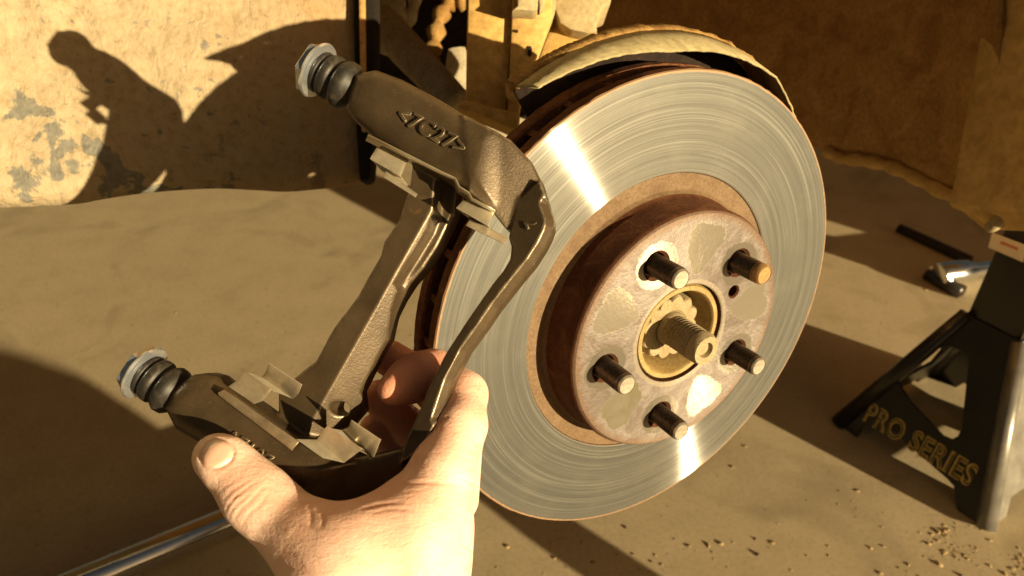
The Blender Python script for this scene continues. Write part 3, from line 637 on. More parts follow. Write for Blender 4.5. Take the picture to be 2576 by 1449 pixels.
# ------------------------------------------------------------------ caliper bracket, held across the disc
BA = unit([0.854, 0.492, -0.168]); BT = np.array([-0.515, 0.857, 0.0]); BT = unit(BT - BA * (BA @ BT)); BR = np.cross(BA, BT)
def camray(px, py): return np.array([(px - 1288) / FPX, (py - 724.5) / FPX, 1.0])
BO = camray(880, 690) * 0.345
def loc(px, py, r=0.0):
    d = camray(px, py); P = d * ((BR @ BO + r) / (BR @ d)) - BO; return np.array([P @ BA, P @ BT])
def bw(a, t, r): return c2w(BO + BA * a + BT * t + BR * r)
BFR = frame(c2w(BO), cdir(BA), cdir(BT), cdir(BR))
bracket = empty('caliper_bracket', c2w(BO), 'brown cast-iron brake caliper bracket with two rubber-booted guide pins, held in a hand', 'caliper bracket')
bracket.matrix_world = BFR
def casting():
    h = 0.00068; lo = np.array([-0.085, -0.105, -0.014]); hi = np.array([0.085, 0.110, 0.052])
    n = np.ceil((hi - lo) / h).astype(int); ax = [lo[i] + h * np.arange(n[i]) for i in range(3)]
    ax = [q.astype(np.float32) for q in ax]; A2, T2 = np.meshgrid(ax[0], ax[1], indexing='ij'); Rr = ax[2][None, None, :]
    P = lambda pts, r: np.array([loc(x, y, r) for x, y in pts])
    def ext(pts, r0, r1, rad, slope=(0, 0), piv=None, clip=False):
        q = P(pts, r0); d2 = poly_sdf(A2, T2, q).astype(np.float32)[:, :, None]
        pv = q.mean(0) if piv is None else loc(*piv, r0)
        fr = (r0 + slope[0] * (A2 - pv[0]) + slope[1] * (T2 - pv[1])).astype(np.float32)[:, :, None]
        if clip: fr = np.maximum(fr, r0)
        dz = np.maximum((fr - Rr) / math.sqrt(1 + slope[0] ** 2 + slope[1] ** 2), Rr - r1)
        a, b = d2 + rad, dz + rad
        return np.minimum(np.maximum(a, b), 0) + np.sqrt(np.maximum(a, 0) ** 2 + np.maximum(b, 0) ** 2) - rad
    # upper boss, barrel and end block
    D = ext([(862, 215), (880, 172), (935, 160), (1000, 184), (1100, 238), (1190, 294), (1250, 330), (1235, 500), (1190, 488), (1060, 418), (930, 338), (880, 294), (855, 262)], -0.002, 0.024, 0.0100)
    g = loc(960, 225, 0); # shallow waist behind the pin boss
    D = smin(D, ext([(1165, 290), (1280, 343), (1332, 394), (1362, 455), (1376, 510), (1330, 590), (1262, 565), (1228, 520), (1180, 480)], -0.0016, 0.026, 0.0016, (0.42, -0.10), (1205, 400), True), 0.0040)
    # outer arm: dark inward-tilted face, sun-bright outer rim
    arm = [(1358, 450), (1378, 512), (1391, 547), (1391, 571), (1385, 590), (1370, 621), (1343, 663), (1300, 715), (1251, 777), (1214, 831), (1172, 888), (1133, 963), (1104, 1052), (1060, 1130), (1000, 1170), (1020, 1105), (1049, 1042), (1075, 976), (1119, 888), (1181, 795), (1238, 715), (1268, 678), (1283, 653), (1286, 621), (1278, 596), (1300, 500)]
    AR = ext(arm, 0.0045, 0.020, 0.0008, (-0.30, 0.02), (1250, 700))
    pv = loc(1250, 700, 0.0045); fr = 0.0045 - 0.30 * (A2 - pv[0]) + 0.02 * (T2 - pv[1]); ed = np.full(A2.shape, 1e9); q = P(arm[1:13], 0.0045)
    for a_, b_ in zip(q[:-1], q[1:]):
        e_ = b_ - a_; t_ = np.clip(((A2 - a_[0]) * e_[0] + (T2 - a_[1]) * e_[1]) / (e_ @ e_), 0, 1); ed = np.minimum(ed, np.hypot(A2 - a_[0] - e_[0] * t_, T2 - a_[1] - e_[1] * t_))
    AR = smax(AR, ((fr + (0.0034 - ed) * 1.7)[:, :, None] - Rr) * 0.5, 0.0004)
    D = smin(D, AR, 0.0016)
    # lower boss, barrel and end block
    D = smin(D, ext([(391, 1028), (414, 977), (462, 943), (495, 939), (522, 946), (566, 980), (640, 1032), (743, 1108), (838, 1152), (870, 1172), (835, 1215), (770, 1250), (700, 1240), (600, 1192), (499, 1131), (420, 1085)], -0.003, 0.024, 0.0100), 0.004)
    D = smin(D, ext([(720, 1190), (800, 1125), (880, 1162), (960, 1143), (1012, 1130), (1049, 1046), (1104, 1052), (1074, 1115), (1022, 1202), (955, 1270), (885, 1300), (800, 1300), (740, 1255)], 0.0015, 0.028, 0.0025, (0.35, 0.10), (760, 1200), True), 0.0035)
    # inner arm with its facet and the mounting ear
    inn = [(1100, 400), (1092, 470), (1088, 530), (1071, 575), (1031, 641), (1007, 678), (988, 712), (992, 730), (974, 778), (958, 853), (938, 884), (916, 928), (885, 990), (890, 1040), (856, 1080), (790, 1105), (700, 1060), (700, 985), (766, 930), (795, 908), (828, 846), (848, 813), (873, 782), (900, 745), (926, 698), (957, 645), (966, 608), (1004, 553), (1014, 520), (1030, 470), (1040, 400)]
    I = ext(inn, 0.010, 0.032, 0.0006)
    q0, q1 = loc(1010, 660, 0.010), loc(868, 912, 0.010); e = unit(q1 - q0); nv_ = np.array([-e[1], e[0]])
    side = (A2 - q0[0]) * nv_[0] + (T2 - q0[1]) * nv_[1]
    if ((loc(1080, 700, 0.01) - q0) @ nv_) < 0: side = -side
    I = smax(I, (0.010 + side * 1.1)[:, :, None] * 0.67 - Rr * 0.67, 0.0004)
    D = smin(D, I, 0.0025)
    D = smin(D, ext([(1080, 420), (1150, 450), (1140, 540), (1100, 620), (1066, 672), (1031, 712), (1005, 752), (970, 822), (950, 880), (930, 880), (990, 700), (1060, 560)], 0.024, 0.040, 0.002), 0.003)
    # lettering pocket, bolt hole in the lower ear, stamped mark
    c0, c1 = loc(1030, 303, -0.002), loc(1140, 362, -0.002)
    d = cone_sdf(A2[:, :, None], T2[:, :, None], Rr, np.array([c0[0], c0[1], -0.0125]), np.array([c1[0], c1[1], -0.0125]), 0.0108, 0.0108)
    D = smax(D, -d, 0.0012)
    c0 = loc(840, 1030, 0.01); d = cone_sdf(A2[:, :, None], T2[:, :, None], Rr, np.array([c0[0], c0[1], 0.005]), np.array([c0[0], c0[1], 0.03]), 0.0035, 0.0035); D = smax(D, -d, 0.0006)
    # pad slots
    for (x, y) in ((1018, 468), (1240, 575), (690, 960), (890, 1100)):
        c0 = loc(x, y, 0.008); d = cone_sdf(A2[:, :, None], T2[:, :, None], Rr, np.array([c0[0] - 0.012, c0[1], 0.004]), np.array([c0[0] + 0.012, c0[1], 0.004]), 0.004, 0.004)
    v, F = surface_nets(D, lo, h)
    return np_mesh(v, F)
link('casting', casting(), 'cast_iron', bracket, BFR)
def brk_text(body, px, py, r, size, ex, shear=0.2, rot=0.0, tilt=0.0, name='cast_lettering', mat='cast_iron', mirror=False):
    a, t = loc(px, py, r); me = text_mesh(body, size, ex, bevel=0.00018, shear=shear)
    loc_m = frame((a, t, r), (1, 0, 0), (0, -1, 0), (0, 0, -1))
    return link(name, me, mat, bracket, BFR @ loc_m @ Matrix.Rotation(rot, 4, 'Z') @ Matrix.Rotation(tilt, 4, 'Y'))
brk_text('<7C27>', 1084, 331, -0.0020, 0.0100, 0.0008, shear=0.08)
brk_text('A7107', 622, 1127, -0.0029, 0.0085, 0.0007)
brk_text('2', 1336, 562, 0.0040, 0.0085, 0.0006, shear=0.0, rot=-0.6, tilt=-0.29, name='cast_number')

def guide_pin(px, py, r):
    a, t = loc(px, py, r); m = BFR @ frame((a, t, r), (0, 1, 0), (0, 0, -1), (-1, 0, 0))
    x, y, z = basis(-np.array(cdir(BA))); mm = frame(bw(a, t, r), x, y, z)
    pin = link('guide_pin', recalc(lathe([(0, -0.01), (0.0062, -0.01), (0.0062, 0.0172), (0.0104, 0.0174), (0.0132, 0.0180), (0.0137, 0.0190), (0.0133, 0.0198), (0.0, 0.0198)], 48, close=False)), 'zinc', bracket, mm, angle=40)
    v, f = [], []; hr = 0.0128
    for zz, rr in ((0.0196, hr), (0.0232, hr), (0.0242, hr * 0.88)):
        for k in range(6): v.append((rr * math.cos(k * math.pi / 3 + 0.3), rr * math.sin(k * math.pi / 3 + 0.3), zz))
    for i in range(2):
        for k in range(6): f.append((i * 6 + k, i * 6 + (k + 1) % 6, i * 6 + 6 + (k + 1) % 6, i * 6 + 6 + k))
    f += [tuple(range(12, 18)), tuple(range(5, -1, -1))]
    link('hex_head', mesh(v, f), 'zinc', pin, mm, smooth=False)
    pr = [(0.0066, -0.004), (0.0092, -0.0005), (0.0104, 0.0012), (0.0106, 0.0040), (0.0098, 0.0056), (0.0080, 0.0068), (0.0079, 0.0078), (0.0092, 0.0088), (0.0098, 0.0100), (0.0098, 0.0122), (0.0094, 0.0132), (0.0081, 0.0138), (0.0080, 0.0148), (0.0090, 0.0153), (0.0092, 0.0168), (0.0066, 0.0174)]
    link('rubber_boot', recalc(lathe([(r * 1.10, z) for r, z in pr], 56, close=False)), 'rubber', pin, mm)
guide_pin(882, 222, 0.0095); guide_pin(442, 990, 0.0090)

def sheet(chain, name, mat='clip_steel', parent=bracket, cols=8, thick=0.00045):
    """chain: lines (pixel A, pixel B, r) swept one into the next"""
    v, f = [], []
    for (p, q, r) in chain:
        for j in range(cols + 1):
            u = j / cols; a, t = loc(p[0] + (q[0] - p[0]) * u, p[1] + (q[1] - p[1]) * u, r); v.append((a, t, r))
    c = cols + 1
    for i in range(len(chain) - 1):
        for j in range(cols): f.append((i * c + j, i * c + j + 1, (i + 1) * c + j + 1, (i + 1) * c + j))
    o = link(name, mesh(v, f), mat, parent, BFR, angle=30)
    md = o.modifiers.new('thickness', 'SOLIDIFY'); md.thickness = thick; md.offset = 0
    bv = o.modifiers.new('bend', 'BEVEL'); bv.width = 0.00018; bv.segments = 2; bv.limit_method = 'ANGLE'; bv.angle_limit = R_(35)
    return o
def plate(top, r0, r1, dx, dy, name, mat='clip_steel'):
    v = [(*loc(x, y, r0), r0) for x, y in top] + [(*loc(x + dx, y + dy, r1), r1) for x, y in top]; n = len(top)
    o = link(name, mesh(v, [(i, i + 1, n + i + 1, n + i) for i in range(n - 1)]), mat, bracket, BFR, angle=30)
    md = o.modifiers.new('thickness', 'SOLIDIFY'); md.thickness = 0.00045; md.offset = 0
    return o
pc = plate([(926, 338), (1027, 389), (1114, 433), (1146, 448), (1156, 469), (1180, 484), (1188, 499), (1212, 511), (1246, 529)], -0.0025, 0.012, -6, 15, 'pad_clip')
sheet([((985, 362), (1040, 392), 0.009), ((947, 372), (1021, 412), 0.006), ((931, 399), (1008, 444), 0.001), ((936, 403), (1012, 448), 0.011), ((960, 430), (1042, 484), 0.0115), ((971, 431), (1050, 489), 0.004), ((965, 446), (1046, 496), 0.001)], 'clip_spring', parent=pc)
sheet([((1195, 500), (1250, 528), 0.009), ((1164, 505), (1246, 529), 0.004), ((1148, 523), (1228, 568), -0.001), ((1153, 528), (1232, 573), 0.009), ((1178, 548), (1262, 600), 0.010), ((1183, 552), (1278, 599), 0.004), ((1172, 567), (1268, 614), 0.0005)], 'clip_spring', parent=pc)
pc2 = sheet([((552, 996), (735, 1134), -0.0036), ((548, 988), (739, 1127), -0.0040), ((562, 981), (752, 1112), -0.0034), ((568, 977), (760, 1106), 0.006)], 'pad_clip', 'clip_dull')
sheet([((575, 972), (640, 1016), 0.002), ((596, 957), (662, 1008), 0.001), ((611, 931), (684, 980), -0.005), ((622, 937), (690, 985), 0.008), ((658, 948), (738, 1003), 0.009), ((667, 938), (749, 992), 0.002), ((677, 914), (760, 968), -0.005)], 'clip_spring', parent=pc2)
sheet([((745, 1105), (812, 1152), -0.004), ((797, 1106), (866, 1164), -0.001), ((823, 1071), (912, 1129), -0.007), ((832, 1078), (918, 1135), 0.005), ((866, 1083), (934, 1152), 0.006), ((877, 1075), (941, 1149), 0.000), ((884, 1057), (958, 1106), -0.006)], 'clip_spring', parent=pc2)

# ------------------------------------------------------------------ the hand
def cp(px, py, z): return camray(px, py) * z
HAND = dict(
    thumb=[((541, 1147, 0.3345), 0.0090), ((562, 1160, 0.3330), 0.0100), ((600, 1196, 0.3315), 0.0107), ((640, 1244, 0.3285), 0.0130), ((672, 1274, 0.3265), 0.0127), ((712, 1310, 0.3240), 0.0128), ((764, 1354, 0.3200), 0.0150), ((870, 1450, 0.3140), 0.0215), ((940, 1560, 0.318), 0.024)],
    index=[((1112, 1190, 0.3370), 0.0142), ((1158, 1070, 0.3490), 0.0118), ((1168, 992, 0.3625), 0.0106), ((1092, 934, 0.3735), 0.0102), ((1050, 945, 0.3690), 0.0108), ((1022, 962, 0.3650), 0.0100), ((990, 979, 0.3610), 0.0076)],
    middle=[((1130, 1250, 0.3600), 0.0140), ((1160, 1090, 0.3740), 0.0108), ((1110, 1000, 0.3850), 0.0100), ((1040, 940, 0.3880), 0.0098), ((982, 902, 0.3860), 0.0092)],
    ring=[((1110, 1290, 0.3680), 0.0140), ((1110, 1170, 0.3840), 0.0105), ((1030, 1080, 0.3900), 0.0098), ((955, 1000, 0.3860), 0.0090)],
    little=[((1080, 1330, 0.3700), 0.0130), ((1060, 1220, 0.3860), 0.0095), ((1000, 1150, 0.3900), 0.0088), ((945, 1080, 0.3880), 0.0082)],
)
PALM = [((1112, 1190, 0.337), 0.0142, (1050, 1345, 0.329), 0.0222), ((1050, 1345, 0.329), 0.0222, (1010, 1470, 0.325), 0.0262), ((1090, 1300, 0.360), 0.016, (1020, 1470, 0.340), 0.024),
        ((800, 1366, 0.315), 0.0140, (905, 1362, 0.316), 0.0137), ((905, 1362, 0.316), 0.0137, (1000, 1326, 0.324), 0.0146), ((860, 1420, 0.315), 0.018, (1010, 1400, 0.322), 0.0215), ((870, 1450, 0.314), 0.0215, (1010, 1470, 0.325), 0.0262),
        ((985, 1530, 0.329), 0.0270, (1000, 1720, 0.325), 0.0260), ((1000, 1720, 0.325), 0.0260, (1030, 1960, 0.315), 0.029)]
NAIL = [(503, 1149), (523, 1113), (553, 1104), (580, 1114), (589, 1135), (582, 1157), (562, 1173), (540, 1179), (515, 1175), (505, 1163)]
CREASE = [(0.00045, 3.2, [(566, 1292), (574, 1272), (590, 1252), (606, 1240), (628, 1222), (650, 1211)]), (0.00035, 3.0, [(574, 1302), (588, 1276), (612, 1256), (634, 1238)]), (0.00040, 3.4, [(588, 1309), (604, 1284), (628, 1262), (650, 1238), (668, 1222)]),
          (0.00035, 3.2, [(608, 1322), (630, 1290), (652, 1272), (676, 1238)]), (0.00030, 3.0, [(560, 1262), (580, 1238), (604, 1222), (636, 1200)]), (0.00022, 3.0, [(548, 1240), (570, 1222), (596, 1206)]),
          (0.00035, 4.5, [(775, 1270), (783, 1300), (779, 1330)]), (0.0003, 4.0, [(808, 1290), (813, 1310), (806, 1330)]), (0.0004, 5.0, [(1010, 1216), (1080, 1214), (1170, 1221)]),
          (0.0004, 4.5, [(900, 1282), (960, 1268), (1020, 1262)]), (0.0003, 4.0, [(930, 1292), (985, 1280), (1040, 1285)]), (0.0005, 4, [(1092, 1085), (1110, 1060), (1130, 1045)]), (0.0004, 4, [(1075, 1000), (1040, 1028), (1010, 1060)])]
for k in range(9): CREASE.append((0.00028, 3.6, [(652 + 7 * k, 1352 + 9.5 * k), (690 + 7 * k, 1356 + 9.5 * k), (730 + 7 * k, 1366 + 10 * k + 3 * (k % 3))]))
def hand():
    h = 0.0009; lo = np.array([-0.150, 0.008, 0.245]); hi = np.array([0.006, 0.200, 0.412])
    n = np.ceil((hi - lo) / h).astype(int); X, Y, Z = [q.astype(np.float32) for q in np.meshgrid(*[lo[i] + h * np.arange(n[i]) for i in range(3)], indexing='ij', sparse=True)]
    def chain(pts, k=0.004):
        D = None
        for (p, r0), (q, r1) in zip(pts[:-1], pts[1:]):
            d = cone_sdf(X, Y, Z, cp(*p), cp(*q), r0, r1); D = d if D is None else smin(D, d, k)
        return D
    D = chain(HAND['thumb'], 0.006)
    palm = None
    for p, r0, q, r1 in PALM:
        d = cone_sdf(X, Y, Z, cp(*p), cp(*q), r0, r1); palm = d if palm is None else smin(palm, d, 0.010)
    D = smin(D, palm, 0.008)
    fing = None
    for nm in ('index', 'middle', 'ring', 'little'):
        d = chain(HAND[nm], 0.0035); fing = d if fing is None else smin(fing, d, 0.0014)
    D = smin(D, fing, 0.004)
    v, F = surface_nets(D.astype(np.float32), lo, h)
    # taubin-like relax
    px = 1288 + FPX * v[:, 0] / v[:, 2]; py = 724.5 + FPX * v[:, 1] / v[:, 2]
    # outward normals
    nrm = np.zeros_like(v); a, b, c_, d_ = (v[F[:, i]] for i in range(4)); fn = np.cross(c_ - a, d_ - b)
    for i in range(4): np.add.at(nrm, F[:, i], fn)
    nrm /= np.linalg.norm(nrm, axis=1)[:, None] + 1e-12
    facing = (nrm * v).sum(1) < 0
    disp = np.zeros(len(v))
    for dep, wdt, pts in CREASE + [(0.0007, 3.4, NAIL + [NAIL[0]])]:
        q = spline(pts, 24); dd = np.full(len(v), 1e9)
        tp = np.zeros(len(v)); box = (px > q[:, 0].min() - 30) & (px < q[:, 0].max() + 30) & (py > q[:, 1].min() - 30) & (py < q[:, 1].max() + 30)
        bx_, by_ = px[box], py[box]; db = dd[box]; tb = tp[box]
        for i_, (p0, p1) in enumerate(zip(q[:-1], q[1:])):
            e = p1 - p0; t = np.clip(((bx_ - p0[0]) * e[0] + (by_ - p0[1]) * e[1]) / (e @ e), 0, 1)
            d_ = np.hypot(bx_ - p0[0] - e[0] * t, by_ - p0[1] - e[1] * t); tb = np.where(d_ < db, (i_ + t) / 24, tb); db = np.minimum(db, d_)
        dd[box] = db; tp[box] = tb; taper = np.sqrt(np.clip(np.sin(np.pi * tp), 0, 1)) if pts[0] != pts[-1] else 1.0
        disp -= np.where(facing, taper * dep * np.exp(-(dd / wdt) ** 2), 0)
    v = v + nrm * disp[:, None]
    me = np_mesh(c2w(v), F)
    red = np.zeros(len(v), np.float32)
    tip = lambda pt, s: np.exp(-(np.linalg.norm(v - cp(*pt), axis=1) / s) ** 2)
    red += 0.8 * tip((982, 902, 0.386), 0.024) + 0.75 * tip((1046, 945, 0.37), 0.030) + 0.8 * tip((960, 1040, 0.386), 0.036) + 0.25 * tip((530, 1195, 0.333), 0.010) + 0.45 * tip((1110, 1085, 0.352), 0.022) + 0.45 * tip((640, 1240, 0.316), 0.013) + 0.4 * tip((960, 1300, 0.312), 0.022) + 0.3 * tip((590, 1190, 0.323), 0.008) + 0.3 * tip((800, 1300, 0.31), 0.014)
    red += np.clip(disp / -0.0006, 0, 1) * 0.35
    at = me.attributes.new('red', 'FLOAT', 'POINT'); at.data.foreach_set('value', np.clip(red, 0, 1).astype(np.float32))
    return me
hme = hand()
person = link('person', hme, 'skin'); tag(person, 'bare right hand gripping the bracket, thumb pressed on its lower boss', 'person')
from mathutils.bvhtree import BVHTree
bvh = BVHTree.FromObject(person, bpy.context.evaluated_depsgraph_get())
def nail(outline, lift):
    ol = spline(outline + [outline[0]], 40)[:-1]; c0 = ol.mean(0); rings = 7; v, f = [], []
    for i in range(rings):
        t = i / (rings - 1)
        for p in ol:
            q = c0 + (p - c0) * t; r = Vector(unit(ray(*q))); hit = bvh.ray_cast(Vector(CAM), r)
            if hit[0] is None: hit = (Vector(cw(*q, 0.326)), Vector(-CF))
            L = lift * (1 - t ** 6) + 0.00005; v.append(np.array(hit[0]) + np.array(hit[1]) * L)
    m = len(ol)
    for i in range(rings - 1):
        for j in range(m): f.append((i * m + j, i * m + (j + 1) % m, (i + 1) * m + (j + 1) % m, (i + 1) * m + j))
    me = mesh(v, f); dr = unit(np.array((522, 1112.0)) - np.array((563, 1173.0))); half = 38.0
    at = me.attributes.new('along', 'FLOAT', 'POINT')
    for k_, vt in enumerate(me.vertices):
        q = np.array(vt.co) - CAM; p = np.array((1288 + FPX * (q @ CX) / (q @ CF), 724.5 - FPX * (q @ CU) / (q @ CF))); at.data[k_].value = 0.5 + 0.5 * ((p - c0) @ dr) / half
    bm = bmesh.new(); bm.from_mesh(me); bmesh.ops.recalc_face_normals(bm, faces=bm.faces); bm.to_mesh(me); bm.free(); return me
link('thumb_nail', nail([tuple(np.array((547, 1141)) + (np.array(p) - np.array((547, 1141))) * 0.96) for p in NAIL], 0.0007), 'nail', person)
p0, p1, p2 = c2w(cp(1025, 1830, 0.319)), c2w(np.array([-0.02, 0.30, 0.27])), c2w(np.array([0.05, 0.40, 0.16]))
sl_pts = spline([p0, p1, p2], 30)
link('sleeve', tube(sl_pts, [0.043 + 0.002 * math.sin(i * 1.3) + 0.0006 * i for i in range(31)], 32), 'sleeve_cloth', person)
hv, hf = [], []
for k in range(46):                      # fine hairs along the back of the hand
    py = 960 + 480 * random.random(); ex = np.interp(py, [955, 1049, 1120, 1214, 1332, 1449], [1214, 1212, 1198, 1184, 1180, 1166]) - 26 * random.random()
    hit = bvh.ray_cast(Vector(CAM), Vector(unit(ray(ex, py))))
    if hit[0] is None: continue
    a = np.array(hit[0]); nn = np.array(hit[1]); d = unit(nn * 0.7 + CX * 0.5 - CU * random.uniform(-0.3, 0.7) + RNG.normal(0, 0.15, 3)); L = random.uniform(0.003, 0.006)
    b = a + d * L * 0.6; c = a + d * L + CU * -0.0012; wv = unit(np.cross(d, CF)) * 0.00005; i0 = len(hv)
    hv += [a - wv, a + wv, b + wv, b - wv, c]; hf += [(i0, i0 + 1, i0 + 2, i0 + 3), (i0 + 3, i0 + 2, i0 + 4)]
if hv: link('hand_hair', mesh(hv, hf), 'hair', person)['kind'] = 'stuff'

# ------------------------------------------------------------------ jack stand
F1, F2 = gnd(2480, 1330), gnd(2110, 1065); uu = unit(F2 - F1); vv = np.array([uu[1], -uu[0], 0]); W = np.linalg.norm(F2 - F1)
if vv[0] < 0: vv = -vv
stand = empty('jack_stand', (F1 + F2) / 2 + vv * W / 2, 'black steel jack stand with gold PRO SERIES lettering', 'jack stand')
SH, IN = 0.185, W * 0.345                 # height of the flare, inset at its top
zz = np.array([0, 0, 1.0])
FC = F1; fw = unit(zz * SH + vv * IN); fn_ = unit(np.cross(uu, fw)); 
if fn_ @ (CAM - F1) < 0: fn_ = -fn_
FACE = frame(F1, uu, fw, np.cross(uu, fw))
def fpt(px, py): P = onpl(px, py, F1, fn_) - F1; return (P @ uu, P @ fw)
def curve_plate(outer, holes, thick, bev=0.0006):
    cu = bpy.data.curves.new('c', 'CURVE'); cu.dimensions = '2D'; cu.fill_mode = 'BOTH'; cu.extrude = thick / 2; cu.bevel_depth = bev
    for pts in [outer] + holes:
        sp_ = cu.splines.new('POLY'); sp_.points.add(len(pts) - 1); sp_.use_cyclic_u = True
        for p, q in zip(sp_.points, pts): p.co = (q[0], q[1], 0, 1)
    o = bpy.data.objects.new('c', cu); COL.objects.link(o); dg = bpy.context.evaluated_depsgraph_get()
    me = bpy.data.meshes.new_from_object(o.evaluated_get(dg)); bpy.data.objects.remove(o); return me
Lf = math.hypot(SH, IN)
outer = [(W, 0.0), (W - 0.028, 0.0)] + [fpt(*p) for p in ((2176, 1058), (2200, 1056), (2225, 1064), (2385, 1203), (2402, 1222), (2406, 1245))] + [(0.032, 0.0), (0.004, 0.0), (IN, Lf), (W - IN, Lf)]
hole = [fpt(*p) for p in ((2268, 975), (2262, 960), (2275, 938), (2335, 884), (2352, 876), (2400, 872), (2428, 884), (2440, 905), (2422, 1078), (2412, 1098), (2396, 1106), (2372, 1096), (2290, 1010))]
link('side_panel', curve_plate(outer, [hole], 0.003), 'black_paint', stand, FACE, angle=40)
def quadplate(pts, t, name, mat, bev=0.001):
    nrm = unit(np.cross(pts[1] - pts[0], pts[-1] - pts[0])); return link(name, slab(pts, [p + nrm * t for p in pts], bev), mat, stand, angle=40)
B = [F1, F1 + vv * W, F2 + vv * W, F2]; Tp = [F1 + uu * IN + vv * IN + zz * SH, F1 + uu * IN + vv * (W - IN) + zz * SH, F2 - uu * IN + vv * (W - IN) + zz * SH, F2 - uu * IN + vv * IN + zz * SH]
for i in (0, 1, 2):                      # the three other flared sides: rail, legs, open middle
    a, b, c, d = B[i], B[i + 1], Tp[i + 1], Tp[i]; e = unit(b - a); w_ = unit((d - a) - e * ((d - a) @ e)); mF = frame(a, e, w_, np.cross(e, w_))
    hgt = (d - a) @ w_; inx = (d - a) @ e
    q = [(0, 0), (0.035, 0), (0.045, 0.02), (W - 0.045, 0.02), (W - 0.035, 0), (W, 0), (W - inx, hgt), (inx, hgt)]
    hl = [(0.062, 0.062), (W - 0.062, 0.062), (W - 0.085, 0.125), (0.085, 0.125)]
    link('side_panel', curve_plate(q, [hl] if i else [], 0.003), 'glare_paint' if i == 0 else 'black_paint', stand, mF, angle=40)
for i in range(4): link('leg', tube([B[i] + zz * 0.001, Tp[i]], [0.0105, 0.0085], 20), 'glare_paint' if i == 0 else 'black_paint', stand)
tb = [p + zz * 0.0 for p in Tp]; H2 = 0.315
tt = [p + zz * (H2 - SH) + (np.mean(Tp, 0) - p) * 0.10 for p in Tp]
link('column', slab(tb, tt, 0.004), 'black_paint', stand, angle=40)
cen = np.mean(Tp, 0)
link('ratchet_post', tube([cen + zz * 0.02, cen + zz * 0.19], 0.018, 4), 'black_paint', stand, smooth=False)
link('saddle', slab([cen + uu * 0.045 * a + vv * 0.03 * b + zz * (0.165) for a, b in ((-1, -1), (1, -1), (1, 1), (-1, 1))], [cen + uu * 0.05 * a + vv * 0.035 * b + zz * 0.185 for a, b in ((-1, -1), (1, -1), (1, 1), (-1, 1))], 0.003), 'black_paint', stand)
ta, tb2 = np.array(fpt(2180, 1035)), np.array(fpt(2452, 1203)); mid = (ta + tb2) / 2; dv = tb2 - ta; ang = math.atan2(dv[1], dv[0]); wl = np.hypot(*dv)
def face_text(off, lift, mat, name):
    me = text_mesh('PRO SERIES', 1.0, 0.0002, offset=off / 0.03); co = np.array([v.co for v in me.vertices]); k = wl / (co[:, 0].max() - co[:, 0].min())
    sy = 0.026 / 0.73
    nrm = np.cross(uu, fw); flip = 1 if nrm @ fn_ > 0 else -1
    e = unit(uu * dv[0] + fw * dv[1]); up = np.cross(fn_, e)
    for v in me.vertices: v.co = (v.co.x * k, v.co.y * sy, v.co.z)
    P = F1 + uu * mid[0] + fw * mid[1] + fn_ * lift
    return link(name, me, mat, stand, frame(P, e, up, fn_), smooth=False)
face_text(0.0011, 0.0024, 'gold_paint', 'lettering'); face_text(-0.0007, 0.0029, 'black_paint', 'lettering_fill')
# sticker on the column
cf = [onpl(x, y, Tp[0] + (tt[0] - Tp[0]) * 0.5, unit(np.cross(uu, tt[0] - Tp[0]))) for x, y in ((2501, 583), (2588, 616), (2578, 658), (2490, 620))]
nc = unit(np.cross(uu, tt[0] - Tp[0])); nc = nc if nc @ (CAM - cf[0]) > 0 else -nc
link('warning_sticker', slab([p + nc * 0.003 for p in cf], [p + nc * 0.0034 for p in cf]), 'sticker', stand, smooth=False)
rb = [cf[0] + (cf[1] - cf[0]) * a + (cf[3] - cf[0]) * b + nc * 0.0037 for a, b in ((0.3, 0.30), (0.8, 0.30), (0.8, 0.48), (0.3, 0.48))]
link('sticker_print', slab(rb, [p + nc * 0.0002 for p in rb]), 'sticker_red', stand, smooth=False)

# ------------------------------------------------------------------ tools on the ground
def rod(name, pts, r, mat, label, cat, parts=()):
    x, y, z = basis(pts[-1] - pts[0]); o = link(name, tube(pts, r, 28), mat, angle=50); return tag(o, label, cat)
a, b = gnd(120, 1500, 0.0165), gnd(640, 1285, 0.0165); d = unit(b - a)
handle = empty('lever_bar', (a + b) / 2, 'long chrome-plated jack handle lying on the shaded concrete', 'jack handle')
link('shaft', tube([a - d * 0.5, a, b, b + d * 0.12], 0.0160, 32), 'chrome', handle, angle=50)
for k in (0.30, 0.52, 0.56): link('collar', tube([a + (b - a) * k, a + (b - a) * (k + 0.012)], 0.0166, 32), 'chrome', handle, angle=50)
p, q = gnd(2362, 690, 0.022), gnd(2362, 690, 0.022) + unit(gnd(2500, 672, 0.022) - gnd(2362, 690, 0.022)) * 0.16
tool = empty('ratchet_wrench', (p + q) / 2, 'chrome ratchet wrench with a fat round head lying behind the jack stand', 'wrench')
dd = unit(q - p)
link('head', recalc(lathe([(0, 0), (0.0165, 0), (0.0185, 0.0015), (0.0195, 0.03), (0.018, 0.05), (0.012, 0.07), (0.012, 0.16), (0, 0.16)], 40, close=False)), 'chrome', tool, frame(p, *basis(dd)), angle=40)
rod('pry_bar', [gnd(2262, 574, 0.008), gnd(2440, 656, 0.008)], 0.009, 'black_paint', 'black steel bar lying on the dark far concrete', 'bar')
link('grip', tube([gnd(2330, 690, 0.009), gnd(2420, 735, 0.009)], [0.009, 0.012], 20), 'black_paint', tool)

